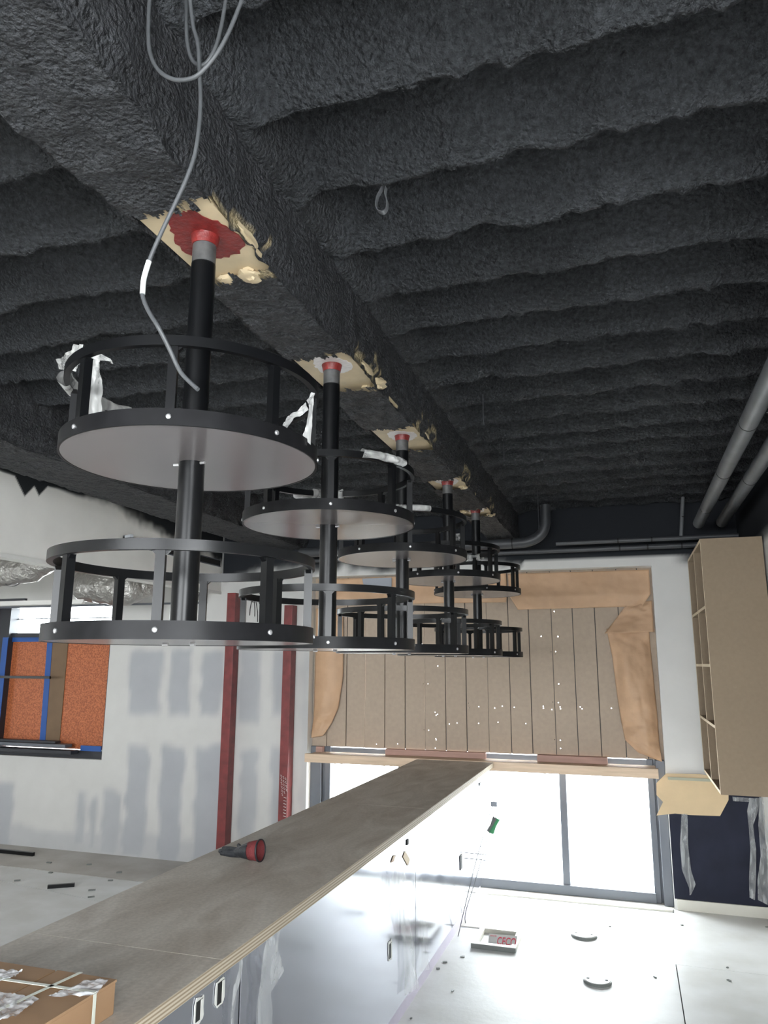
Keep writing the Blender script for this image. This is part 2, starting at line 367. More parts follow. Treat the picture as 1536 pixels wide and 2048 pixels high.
# --- far wall with its two openings
O1 = (-2.721, .218, 0.0, 2.52); O2 = (-6.35, -4.855, .83, 2.31)
def line(a, b, st, extra):
    return np.unique(np.round(np.concatenate([np.arange(a, b, st), [b], extra]), 4))
def far_wall():
    xs = line(-9, XR, .03, [O1[0], O1[1], O2[0], O2[1]]); zs = line(0, 3.2, .03, [O1[3], O2[2], O2[3]])
    X, Z = np.meshgrid(xs, zs, indexing='ij')
    mud = np.where((X < -2.7)[..., None], np.array([.56, .555, .535]), np.array([.70, .69, .665])); gry = np.array([.37, .38, .40]); dark = np.zeros(X.shape)  # mud darker at left, paler on the pillar, to offset uneven light
    for (a, b, c, d, k) in ((258, 1298, 322, 1428, .9), (338, 1298, 380, 1425, .9), (402, 1298, 446, 1428, .9), (250, 1492, 292, 1720, .9), (318, 1488, 364, 1735, .95), (388, 1490, 446, 1735, .95),
                            (152, 1585, 170, 1700, .8), (178, 1590, 193, 1705, .8), (204, 1582, 240, 1710, .8), (-400, 1570, 24, 1690, .9), (-300, 1685, 440, 1740, .55),
                            (478, 1296, 520, 1442, .8), (545, 1296, 575, 1440, .8), (476, 1500, 513, 1760, .8), (540, 1490, 575, 1760, .8), (602, 1300, 640, 1700, .35)):
        p0 = P(a, d, y=WY); p1 = P(c, b, y=WY); q0 = P(a, b, y=WY)
        n1 = .035*fbm(X, Z, .25, int(a) % 97+5); wv = .025*vnoise(X, Z, .12, int(b) % 91)
        xa = (p0[0]+q0[0])/2; xb = (p1[0]+P(c, d, y=WY)[0])/2
        k_ = sstep(xa-.03, xa+.03, X+wv)*(1-sstep(xb-.03, xb+.03, X+wv))*sstep(p0[2]-.05, p0[2]+.06, Z+n1)*(1-sstep(p1[2]-.06, p1[2]+.04, Z+n1))
        dark = np.maximum(dark, k*k_)
    c = mud*(1-dark[..., None])+gry*dark[..., None]
    lim = np.where(X > O1[0]-.2, 2.605, np.where(X > -3.65, 2.60, 9)); soft = np.where(X > -.8, .02, .10)
    pr = sstep(lim-soft, lim+soft*.3, Z+.07*fbm(X, Z, .2, 77)*(X < -.8))
    pr = np.maximum(pr, sstep(.35, .55, X)*sstep(2.5, 2.56, Z))
    c = c*(1-pr[..., None])+np.array([.018, .02, .024])*pr[..., None]
    V = np.stack([X, X*0+WY, Z], -1).reshape(-1, 3)
    xm = (X[:-1, :-1]+X[1:, 1:])/2; zm = (Z[:-1, :-1]+Z[1:, 1:])/2; keep = np.ones(xm.shape, bool)
    for o in (O1, O2): keep &= ~((xm > o[0]) & (xm < o[1]) & (zm > o[2]) & (zm < o[3]))
    wl = grid_mesh('wall_far', V, len(xs), len(zs), M_WALL, keep=keep, colors=c.reshape(-1, 3), smooth=False, kind='structure')
    rv = MB()
    for (x0, x1, z0, z1), sill in ((O1, 0), (O2, 1)):
        rv.add([(x0, WY, z0), (x0, WY+.2, z0), (x0, WY+.2, z1), (x0, WY, z1)], [(0, 1, 2, 3)])
        rv.add([(x1, WY, z0), (x1, WY+.2, z0), (x1, WY+.2, z1), (x1, WY, z1)], [(3, 2, 1, 0)])
        rv.add([(x0, WY, z1), (x1, WY, z1), (x1, WY+.2, z1), (x0, WY+.2, z1)], [(0, 1, 2, 3)])
        if sill: rv.add([(x0, WY, z0), (x1, WY, z0), (x1, WY+.2, z0), (x0, WY+.2, z0)], [(3, 2, 1, 0)])
    rv.build('window_reveal', M_WHITE, wl)
    cl = MB().box(-9, O2[0]-.001, WY+.2, WY+.26, 0, 3.2).box(O2[1]+.001, O1[0]-.001, WY+.2, WY+.26, 0, 3.2).box(O1[1]+.001, XR+.1, WY+.2, WY+.26, 0, 3.2)
    cl.box(O1[0], O1[1], WY+.2, WY+.26, O1[3], 3.2).box(O2[0], O2[1], WY+.2, WY+.26, O2[3], 3.2).box(O2[0], O2[1], WY+.2, WY+.26, 0, O2[2])
    cl.build('outer_cladding', M_WHITE, wl)
    return wl
WALL = far_wall()

# right, back and left walls; their out-of-view openings are there for the light
def right_wall():
    ys = line(-6.0, WY, .25, []); zs = line(0, 3.2, .05, [])
    Y, Z = np.meshgrid(ys, zs, indexing='ij'); pr = sstep(2.53, 2.56, Z)
    c = np.array([.66, .655, .63])*(1-pr[..., None])+np.array([.018, .02, .024])*pr[..., None]
    ym = (Y[:-1, :-1]+Y[1:, 1:])/2; zm = (Z[:-1, :-1]+Z[1:, 1:])/2
    grid_mesh('wall_right', np.stack([Y*0+XR, Y, Z], -1).reshape(-1, 3), len(ys), len(zs), M_WALL, keep=~((ym > -2.9) & (ym < -.35) & (zm > 1.0) & (zm < 2.4)), colors=c.reshape(-1, 3), smooth=False, kind='structure')  # opening behind the camera added to light the bulkhead
right_wall()
MB().box(-9.06, -9, -6.06, 2.55, 0, 3.25).box(-9.06, -9, 3.05, 6.45, 0, 3.25).box(-9.06, -9, 2.55, 3.05, 0, 1.2).box(-9.06, -9, 2.55, 3.05, 1.8, 3.25).build('wall_left', M_WHITE, kind='structure')  # small opening added out of view for light on the left floor
bw = MB().box(-9, -4.2, -6.06, -6, 0, 3.25).box(.8, XR+.1, -6.06, -6, 0, 3.25).box(-4.2, .8, -6.06, -6, 2.9, 3.25).box(-4.2, .8, -6.06, -6, 0, 1.3)  # unseen opening, shaped for its light on bar, ceiling and far wall
bw.build('wall_back', M_WHITE, kind='structure')
wb = MB()
for i in range(5): x = -4.2+i*1.25; wb.box(x-.03, x+.03, -6.06, -6.0, 1.3, 2.9)
wb.build('unseen_window', M_FRAME, kind='structure')  # frame bars of the out-of-view back opening

# --- floor slabs with joints
fl = MB().box(-9, XR, -6, 6.6, -.12, -.02).build('floor', M_JOINT, kind='structure')
g = .003
def flp(pts, mt):
    MB().prism(pts, -.1, 0).build('slab', mt, fl)
flp([(.165+g, -6), (XR, -6), (XR, 5.165), (.165+g, 5.165)], M_CONC)
flp([(-1.62, -6), (.165-g, -6), (.165-g, 5.168), (XR, 5.168), (XR, 6.25), (-1.62, 6.25)], M_CONC)
flp([(-2.75, 6.25+g), (.25, 6.25+g), (.25, 6.6), (-2.75, 6.6)], M_CONC)
ya = lambda x: 5.60 - (x+3.86)*.02; yb = lambda x: 5.07-(x+3.85)*.165
flp([(-9, -6), (-1.62-g, -6), (-1.62-g, yb(-1.62)-g), (-5.0, yb(-5)-g), (-9, 5.3)], M_CONC)
flp([(-9, 5.31), (-5.0, yb(-5)+g), (-1.62-g, yb(-1.62)+g), (-1.62-g, ya(-1.62)-.006), (-5, ya(-5)-.006), (-9, 5.72)], M_CONC)
flp([(-9, 5.724), (-5, ya(-5)+.006), (-1.62-g, ya(-1.62)+.006), (-1.62-g, 6.25), (-9, 6.25)], M_CONC2)

# --- bulkhead along the left side, white below, black overspray above
def bulkhead():
    ys = np.unique(np.round(np.concatenate([np.arange(-6, 2.2, .2), line(2.2, WY, .01, [])]), 4)); zs = line(2.392, 3.2, .009, [])
    Y, Z = np.meshgrid(ys, zs, indexing='ij')
    zb = np.where(Y < 4.6, 2.925, 2.925-.20*(Y-4.6)/1.65) + .02*fbm(Y, Z, .3, 5)
    for (yy, zz) in ((P(48, 1004, x=-3.65)[1], 2.80), (P(77, 1000, x=-3.65)[1], 2.83), (3.1, 2.84), (2.7, 2.80)):
        zb = np.minimum(zb, np.where(np.abs(Y-yy) < .13, zz+np.abs(Y-yy)*1.15, 9))
    soft = np.where(Y < 4.0, .012, .012+.09*np.clip(Y-4.0, 0, 1))
    pr = sstep(zb-soft, zb+soft*.4, Z+.05*fbm(Y, Z, .15, 6)*np.clip(Y-4, 0, 1))
    c = np.array([.86, .84, .80])*(1-pr[..., None])+np.array([.018, .02, .022])*pr[..., None]
    o = grid_mesh('wall_bulkhead', np.stack([Y*0-3.65, Y, Z], -1).reshape(-1, 3), len(ys), len(zs), M_WALL, colors=c.reshape(-1, 3), smooth=False, kind='structure')
    MB().box(-3.78, -3.652, -6, WY, 2.39, 3.2).build('bulkhead_core', M_WHITE, o)
    MB().box(-3.655, -3.644, -6, WY, 2.385, 2.41).build('corner_bead', M_WHITE, o)
    m = MB().box(-3.654, -3.64, 4.75, 6.2, 2.648, 2.70)
    m.build('air_slot', M_DARK, o)
    MB().box(-3.654, -3.636, 4.75, 6.2, 2.64, 2.649).box(-3.654, -3.636, 4.75, 6.2, 2.699, 2.707).build('slot_frame', M_FRAME, o)
bulkhead()
MB().box(-9, -3.79, -6, WY, 2.95, 2.97).build('ceiling', M_WHITE, kind='structure')  # out of view, kept pale to bounce light around the ducts
MB().box(-9, -3.79, WY-.02, WY-.001, 2.30, 2.318).build('trim_3', M_FRAME, kind='structure')
MB().box(O1[1]+.02, XR, WY-.02, WY-.002, 0, .075).build('baseboard_far', M_BASE, kind='structure', bevel=.003)

# outside paving
MB().box(-30, 30, 6.65, 60, -.3, -.15).build('exterior_ground', M_EXT, kind='structure')
MB().box(-30, 30, -40, -6.2, -.3, -.15).build('exterior_ground', M_EXT, kind='structure')

# ================================================================== WINDOW 1 (lower glazing)
w1 = MB()
GY0, GY1 = 6.36, 6.42
win = bpy.data.objects.new('window_1', None); COL.objects.link(win); win.location = (-1.25, 6.39, 0); ORG[win.name] = np.array([-1.25, 6.39, 0]); win['kind'] = 'structure'
def part(mb, name, mt, parent, **k): return mb.build(name, mt, parent, **k)
part(MB().box(-2.721, -2.62, 6.33, 6.44, 0, 1.03), 'jamb', M_FRAME, win, bevel=.004)
part(MB().box(-2.60, -2.545, GY0, GY1, 0, 1.03), 'jamb', M_FRAME, win, bevel=.004)
part(MB().box(-2.62, -2.60, 6.38, 6.42, 0, 1.03), 'jamb', M_FRAME, win)
part(MB().box(.088, .135, GY0, GY1, 0, 1.03), 'jamb', M_FRAME, win, bevel=.004)
part(MB().box(.135, .15, 6.39, 6.42, 0, 1.03), 'jamb', M_FRAME, win)
part(MB().box(.15, .217, 6.30, 6.44, 0, 1.03), 'jamb', M_FRAME, win, bevel=.004)
part(MB().box(-1.925, -1.885, GY0, GY1, .065, 1.0), 'mullion', M_FRAME, win, bevel=.003)
part(MB().box(-1.870, -1.850, GY0, GY1, .065, 1.0), 'mullion', M_FRAME, win, bevel=.003)
part(MB().box(-.582, -.527, GY0, GY1, .065, 1.0), 'mullion', M_FRAME, win, bevel=.004)
part(MB().box(-2.6, .1, 6.34, 6.43, 0, .07), 'bottom_rail', M_FRAME, win, bevel=.004)
part(MB().box(-2.6, .1, 6.385, 6.43, .955, 1.02), 'head_rail', M_FRAME, win)
for a, b in ((-2.545, -1.925), (-1.85, -.582), (-.527, .088)):
    part(MB().box(a-.004, b+.004, 6.388, 6.394, .066, .96), 'pane', M_GLASS, win)
part(MB().box(-2.7, .2, 6.17, 6.235, 0, .012), 'threshold', M_BASE, win)
for x in (-2.50, -2.44, -2.05, -1.99, -.70, -.66):
    part(MB().box(x, x+.022, 6.33, 6.385, .885, .915), 'clip', M_STEEL, win)

# boarding over the upper part: one board per strip, with real screw holes
HOLES = [(-0.686, 2.203), (-0.566, 2.178), (-0.597, 2.17), (-0.681, 1.974), (-0.544, 1.971), (-0.605, 1.847), (-0.568, 1.849), (-0.573, 1.83), (-1.567, 1.728), (-1.699, 1.576), (-1.656, 1.576), (-1.604, 1.584), (-0.553, 1.589), (-1.306, 1.422), (-1.3, 1.383), (-1.218, 1.395), (-1.145, 1.434), (-1.13, 1.395), (-1.082, 1.409), (-1.083, 1.387), (-1.02, 1.404), (-0.921, 1.397), (-0.685, 1.409), (-0.684, 1.394), (-0.607, 1.444), (-0.617, 1.385), (-0.562, 1.441), (-0.55, 1.407), (-0.547, 1.392), (-0.392, 1.41), (-0.378, 1.396), (-0.151, 1.405), (-1.595, 1.341), (-1.586, 1.317), (-1.574, 1.326), (-1.671, 1.289), (-1.695, 1.193), (-1.653, 1.192), (-1.406, 1.258), (-1.223, 1.259), (-1.162, 1.26), (-0.831, 1.269), (-1.059, 1.274), (-1.473, 1.248), (-1.59, 1.126), (-1.588, 1.116), (-1.596, 1.048), (-0.604, 1.149), (-0.559, 1.146), (-0.56, 1.084), (-2.227, 2.059), (-1.714, 1.931), (-1.709, 1.915), (-1.702, 1.896), (-1.656, 1.882), (-2.12, 1.062), (-1.93, 1.07)]
SEAM = [-2.7245, -2.585, -2.404, -2.228, -2.045, -1.861, -1.684, -1.501, -1.322, -1.137, -.951, -.78, -.592, -.42, -.242, -.056, .105, .2215]
wc = thing('window_boarding', (-1.25, 6.37, 1.03), 'brown hardboard strips screwed side by side over the upper part of the big far window', 'boarding')
for i in range(len(SEAM)-1):
    x0, x1 = SEAM[i]+.0035, SEAM[i+1]-.0035; dy = .003*((i*7) % 3)
    m = MB(); z0 = 1.028; hs = sorted([h for h in HOLES if x0+.006 < h[0] < x1-.006], key=lambda h: h[1]); z = z0; e = .0036; y0, y1 = 6.362+dy, 6.374+dy
    last = -1
    for hx, hz in hs:
        if hz-e <= z+.001: continue
        m.box(x0, x1, y0, y1, z, hz-e); m.box(x0, hx-e, y0, y1, hz-e, hz+e); m.box(hx+e, x1, y0, y1, hz-e, hz+e); z = hz+e
    m.box(x0, x1, y0, y1, z, 2.519); m.build('board', M_BOARD, wc)
MB().box(-2.6, .15, 6.40, 6.404, 2.2, 2.5).build('backing_strip', M_BOARD, wc)
bk = MB()
for i in range(1, len(SEAM)-1): bk.box(SEAM[i]-.022, SEAM[i]+.022, 6.381, 6.386, 1.03, 2.519)  # dark strips added behind the gaps to keep daylight from showing through
bk.build('seam_light_block', M_JOINT, wc)

lg = thing('window_ledge', (-1.25, 6.25, .913), 'long pale timber ledge across the far window, just under the brown boards', 'ledge')
MB().box(-2.70, .165, 6.15, 6.185, .915, .985).build('front_board', M_WOOD, lg, bevel=.002)
MB().box(-2.66, .15, 6.186, 6.355, .962, .984).build('shelf_board', M_WOOD, lg, bevel=.002)
MB().box(-2.02, -1.16, 6.30, 6.352, .985, 1.032).build('batten', M_WOODR, lg, bevel=.002)
MB().box(-.74, -.20, 6.28, 6.352, .985, 1.036).build('batten', M_WOODR, lg, bevel=.002)
MB().box(-2.66, -2.6, 6.30, 6.352, .985, 1.03).build('batten', M_WOODR, lg)

# crumpled sheets
def sheet(name, rows, mt, parent=None, amp=.01, sc=.08, seed=1, nu=28, nv=40, normal=(0, -1, 0), solid=.0012, bulge=0, vs=1.0, **k):
    """rows: list of (left point, right point) from top to bottom"""
    L_ = np.array([r[0] for r in rows], float); R_ = np.array([r[1] for r in rows], float); t = np.linspace(0, 1, len(rows))
    V = np.zeros((nu, nv, 3)); tv = np.linspace(0, 1, nv); tu = np.linspace(0, 1, nu)
    for a in range(3):
        l = np.interp(tv, t, L_[:, a]); r = np.interp(tv, t, R_[:, a]); V[:, :, a] = l[None]*(1-tu[:, None])+r[None]*tu[:, None]
    U, Vv = np.meshgrid(tu, tv, indexing='ij'); W = np.linalg.norm(R_[0]-L_[0])+.02; H = np.linalg.norm(L_[0]-L_[-1])+.02
    n1 = fbm(U*W+seed, Vv*H*vs, sc, seed, 3); n2 = np.abs(vnoise(U*W+3+Vv*.1, Vv*H*.4*vs, sc*.8, seed+5))
    off = amp*(n1*.7+n2*.9) + bulge*np.sin(PI*U)*np.sin(PI*np.clip(Vv*1.0, 0, 1))**.5
    V += off[..., None]*np.array(normal, float)
    o = grid_mesh(name, V.reshape(-1, 3), nu, nv, mt, parent=parent, **k)
    if solid:
        md = o.modifiers.new('solidify', 'SOLIDIFY'); md.thickness = solid
    return o
q = lambda x, z, y=6.345: (x, y, z)
sheet('masking_paper', [(q(-2.69, 2.505), q(-.955, 2.512)), (q(-2.68, 2.42), q(-.95, 2.40)), (q(-2.66, 2.34, 6.33), q(-.95, 2.31, 6.33)), (q(-2.6, 2.27, 6.335), q(-.96, 2.26, 6.34))], M_KRAFT, amp=.012, sc=.16, seed=2, nu=90, nv=16,
      label='brown masking paper taped along the top of the far window, left of the hanging shelves', cat='paper', group='brown masking papers on the window edge')
sheet('masking_paper', [(q(-.94, 2.50), q(.20, 2.50)), (q(-.93, 2.40, 6.335), q(.20, 2.40, 6.335)), (q(-.92, 2.30, 6.31), q(.20, 2.30, 6.32)), (q(-.86, 2.195, 6.33), q(.13, 2.205, 6.34))], M_KRAFT, amp=.014, sc=.18, seed=4, nu=80, nv=24,
      label='brown masking paper taped along the top right of the far window', cat='paper', group='brown masking papers on the window edge')
sheet('masking_paper', [(q(-2.70, 2.24), q(-2.44, 2.24)), (q(-2.70, 1.9), q(-2.43, 1.95)), (q(-2.70, 1.6), q(-2.43, 1.62)), (q(-2.70, 1.35), q(-2.47, 1.36)), (q(-2.71, 1.22), q(-2.53, 1.23)), (q(-2.71, 1.10, 6.32), q(-2.60, 1.12, 6.31))], M_KRAFT, amp=.010, sc=.12, seed=6, bulge=.05, nu=24, nv=80,
      label='brown masking paper bulging down the left edge of the far window', cat='paper', group='brown masking papers on the window edge')
sheet('masking_paper', [(q(.02, 2.23), q(.205, 2.25)), (q(-.06, 2.13, 6.33), q(.205, 2.14, 6.33)), (q(-.17, 1.99, 6.29), q(.205, 2.0, 6.30))], M_KRAFT, amp=.018, sc=.1, seed=8, nu=24, nv=24,
      label='small twisted brown masking paper at the upper right corner of the far window', cat='paper', group='brown masking papers on the window edge')
sheet('masking_paper', [(q(-.155, 2.03), q(.17, 2.035)), (q(-.12, 1.8), q(.175, 1.8)), (q(-.10, 1.5), q(.185, 1.5)), (q(-.08, 1.3), q(.19, 1.3)), (q(-.06, 1.17, 6.33), q(.19, 1.15)), (q(.03, 1.08, 6.32), q(.20, 1.02, 6.3))], M_KRAFT, amp=.020, sc=.13, seed=9, bulge=.075, nu=30, nv=90,
      label='long rolled brown masking paper bulging down the right edge of the far window', cat='paper', group='brown masking papers on the window edge')
MB().slab3([q(-2.25, 2.50, 6.318), q(-1.97, 2.50, 6.318), q(-1.97, 2.38, 6.312), q(-2.22, 2.38, 6.312)], (0, .002, 0)).build('tape_patch', M_TAPEG, label='grey tape patch on the masking paper above the far window', cat='tape')
MB().slab3([q(-2.28, 2.315, 6.30), q(-1.98, 2.305, 6.30), q(-1.99, 2.285, 6.30), q(-2.27, 2.29, 6.30)], (0, .002, 0)).build('tape_patch', M_TAPEG, label='thin grey tape strip across the lower edge of the masking paper', cat='tape')

# ================================================================== WINDOW 2 (left)
win2 = bpy.data.objects.new('window_2', None); COL.objects.link(win2); win2.location = (-5.6, 6.35, .83); ORG[win2.name] = np.array([-5.6, 6.35, .83]); win2['kind'] = 'structure'
part(MB().box(-4.90, -4.856, 6.30, 6.42, .83, 2.31), 'jamb', M_FRAMED, win2)
part(MB().box(-6.35, -6.17, 6.30, 6.42, .83, 2.31), 'jamb', M_FRAMED, win2)
part(MB().box(-6.17, -4.9, 6.30, 6.42, .83, .90), 'bottom_rail', M_FRAMED, win2)
part(MB().box(-6.17, -4.9, 6.34, 6.42, 2.00, 2.045), 'transom', M_FRAMED, win2)
part(MB().box(-6.17, -4.9, 6.40, 6.42, 2.19, 2.20), 'glazing_bar', M_FRAME, win2)
part(MB().box(-6.176, -4.894, 6.405, 6.41, 2.04, 2.309), 'pane', M_GLASS, win2)
part(MB().box(-6.30, -5.25, 6.20, 6.30, .93, .962), 'track_rail', M_FRAME, win2, bevel=.004)
part(MB().box(-6.30, -5.15, 6.17, 6.27, .875, .91), 'track_rail', M_FRAMED, win2, bevel=.004)
part(MB().box(-6.28, -5.4, 6.235, 6.31, .965, .985), 'track_rail', M_FRAMED, win2)
ob = thing('particle_board_sheet', (-5.5, 6.36, .91), 'orange flaked particle board filling the lower part of the left window', 'board')
MB().box(-6.17, -4.905, 6.37, 6.385, .905, 2.0).build('board_face', M_OSB, ob)
MB().box(-5.66, -5.46, 6.362, 6.368, .92, 2.0).build('paper_strip', M_BROWNP, ob, label='brown paper strip taped over the board joint')
MB().slab3([(-5.72, 6.358, 2.0), (-5.655, 6.358, 2.0), (-5.63, 6.358, .92), (-5.70, 6.358, .92)], (0, .003, 0)).build('tape', M_BLUE, ob, label='blue masking tape')
MB().box(-6.17, -5.2, 6.354, 6.358, 1.955, 2.0).build('tape', M_BLUE, ob, label='blue masking tape')
MB().box(-6.235, -6.165, 6.290, 6.296, .92, 2.0).build('tape', M_BLUE, ob, label='blue masking tape')
MB().box(-5.15, -4.91, 6.30, 6.31, .90, .95).build('tape', M_BLUE, ob, label='blue masking tape')
MB().box(-6.5, -5.50, 6.19, 6.21, 1.585, 1.61).build('black_bar', M_BLACK, label='thin black bar crossing in front of the left window', cat='bar')

# red steel posts
for i, (x0, x1, zt, lab) in enumerate(((-3.515, -3.43, 2.385, 'red oxide steel post beside the end of the white bulkhead, the left one of two'), (-2.93, -2.85, 2.26, 'red oxide steel post with chalk writing, next to the big far window'))):
    t = thing('steel_post', ((x0+x1)/2, 6.19, 0), lab, 'post', 'red steel posts by the far wall')
    MB().box(x0, x1, 6.14, 6.146, .012, zt-.0).box(x0, x0+.006, 6.146, 6.245, .012, zt).box(x1-.006, x1, 6.146, 6.245, .012, zt).box(x0, x1, 6.239, 6.245, .012, zt).build('shaft', M_POST, t, bevel=.002)
    MB().box(x0-.03, x1+.03, 6.11, 6.248, 0, .012).build('base_plate', M_POST, t)
    if i:
        wr = MB(); rr = random.Random(4)
        for r_ in range(3):
            for k in range(6-r_):
                x = x0+.012+r_*.022+k*.003; z = .80-k*.030-r_*.01
                wr.tube([(x, 6.138, z), (x+.012, 6.138, z-.003), (x+.006, 6.138, z-.012), (x+.016, 6.138, z-.02)], .0018, 4)
        for k in range(7):
            z = .62-k*.025; wr.tube([(x0+.05, 6.138, z), (x0+.074, 6.138, z-.006)], .0022, 4)
        wr.build('chalk_writing', M_PLAST, t)
for k in range(4):
    x = -3.66+k*.001
# foil ducts in the ceiling void behind the bulkhead
def duct(name, pts, rs, label):
    pts = [np.array(p, float) for p in pts]; n = 26; t = np.linspace(0, 1, len(pts)); tt = np.linspace(0, 1, 60)
    P_ = np.array([[np.interp(s, t, [p[a] for p in pts]) for a in range(3)] for s in tt]); R_ = np.interp(tt, t, rs)
    P_ = np.array([[np.interp(s, t, [p[a] for p in pts]) for a in range(3)] for s in np.linspace(0, 1, 90)]); R_ = np.interp(np.linspace(0, 1, 90), t, rs)
    nv = 49; V = np.zeros((90, nv, 3)); I_, J_ = np.meshgrid(np.arange(90)*1., np.arange(nv)*1., indexing='ij')
    NZ = fbm(I_, J_, 7, len(label), 3)*.06 - np.abs(vnoise(I_, J_, 5, 7+len(label)))*.10; NZ[:, -1] = NZ[:, 0]
    for i in range(90):
        d_ = P_[min(i+1, 89)]-P_[max(i-1, 0)]; d_ /= np.linalg.norm(d_); a_ = np.cross(d_, (0, 0, 1.)); a_ /= np.linalg.norm(a_); b_ = np.cross(d_, a_)
        e_ = min(1, (i+.5)/3, (89.5-i)/3)
        for k in range(nv):
            q_ = 2*PI*k/(nv-1); V[i, k] = P_[i]+R_[i]*e_*(1+NZ[i, k])*(a_*math.cos(q_)+b_*math.sin(q_))
    o = grid_mesh(name, V.reshape(-1, 3), 90, nv, M_FOIL, label=label, cat='duct', group='foil ducts behind the bulkhead')
    j = len(P_)//2; c_ = P_[j]; rr_ = R_[j]*1.08
    hs = MB().band(c_[0], 0, -.008, .008, rr_, rr_+.003, 32); hs.v = [(vx, c_[1]+vz, c_[2]+vy) for vx, vy, vz in hs.v]
    hs.box(c_[0]-.008, c_[0]+.008, c_[1]-.001, c_[1]+.001, c_[2]+rr_, 2.95)
    hs.build('hanger_strap', M_GREYPIPE, o)
    return o
duct('foil_duct', [(-6.4, 5.1, 2.52), (-5.1, 5.0, 2.50), (-4.7, 4.95, 2.51), (-4.45, 4.95, 2.58)], [.13, .13, .12, .08], 'thick silver foil duct above the left window')
duct('foil_duct', [(-4.75, 5.55, 2.50), (-4.5, 5.45, 2.41), (-4.1, 5.45, 2.38), (-3.92, 5.65, 2.42)], [.08, .15, .155, .07], 'bulging silver foil duct hanging lowest behind the near hoop of the hanging shelf')
duct('foil_duct', [(-3.95, 5.9, 2.44), (-3.83, 6.05, 2.40), (-3.79, 6.16, 2.37)], [.06, .07, .05], 'short dark crumpled foil duct end beside the left red post')
tr = thing('ceiling_tee', (-5.2, 5.2, 2.26), 'pale metal ceiling rail hanging under the foil ducts', 'rail')
MB().box(-6.3, -4.35, 5.19, 5.23, 2.232, 2.242).build('flange', M_WHITE, tr)
MB().box(-6.3, -4.35, 5.205, 5.215, 2.242, 2.27).build('web', M_WHITE, tr)
MB().box(-6.3, -4.95, 5.19, 5.22, 2.272, 2.29).build('bracket', M_FRAMED, tr)
wz = MB()
for k, (dx, dz) in enumerate(((.05, -.18), (.10, -.16), (.13, -.1), (.02, -.13), (-.03, -.12))):
    b0 = np.array([-3.30, 6.245, 2.30]); wz.tube([b0, b0+(0, -.05, .02), b0+(dx*.5, 0, .02), b0+(dx, .0, dz*.5), b0+(dx*1.05, 0, dz)], .0035, 6)
wz.build('wire_bundle', M_DARK, label='loose black wires poking out between the two red posts', cat='wires')

# ================================================================== HANGING SHELVES
ZL, ZU = 1.791, 2.196; R = .285
def arc_sheet(parent, xc, yc, r, z0, z1, a0, a1, seed, amp=.012, name='plastic_wrap', lab=None, tail=None):
    nu, nv = 30, 16; V = np.zeros((nu, nv, 3)); A = np.linspace(math.radians(a0), math.radians(a1), nu); T = np.linspace(0, 2*PI, nv)
    I_, J_ = np.meshgrid(np.arange(nu)*1., np.arange(nv)*1., indexing='ij'); NZ1 = fbm(I_, J_, 4, seed); NZ2 = fbm(I_, J_, 5, seed+2)
    for i, a in enumerate(A):
        for j, t in enumerate(T):
            rr = .018+.005*NZ1[i, j]; zz = (z0+z1)/2
            e = (z1-z0)/2*(1+.2*NZ2[i, j])
            V[i, j] = (xc+(r+rr*math.cos(t))*math.sin(a), yc-(r+rr*math.cos(t))*math.cos(a), zz+e*math.sin(t))
    V[:, -1] = V[:, 0]
    o = grid_mesh(name, V.reshape(-1, 3), nu, nv, M_WRAP, parent=parent)
    if lab: o['label'] = lab
    return o
ORD = ['nearest the camera', 'second from the camera', 'the middle one of the five', 'second from the far window', 'farthest, closest to the boarded window']
SH = []
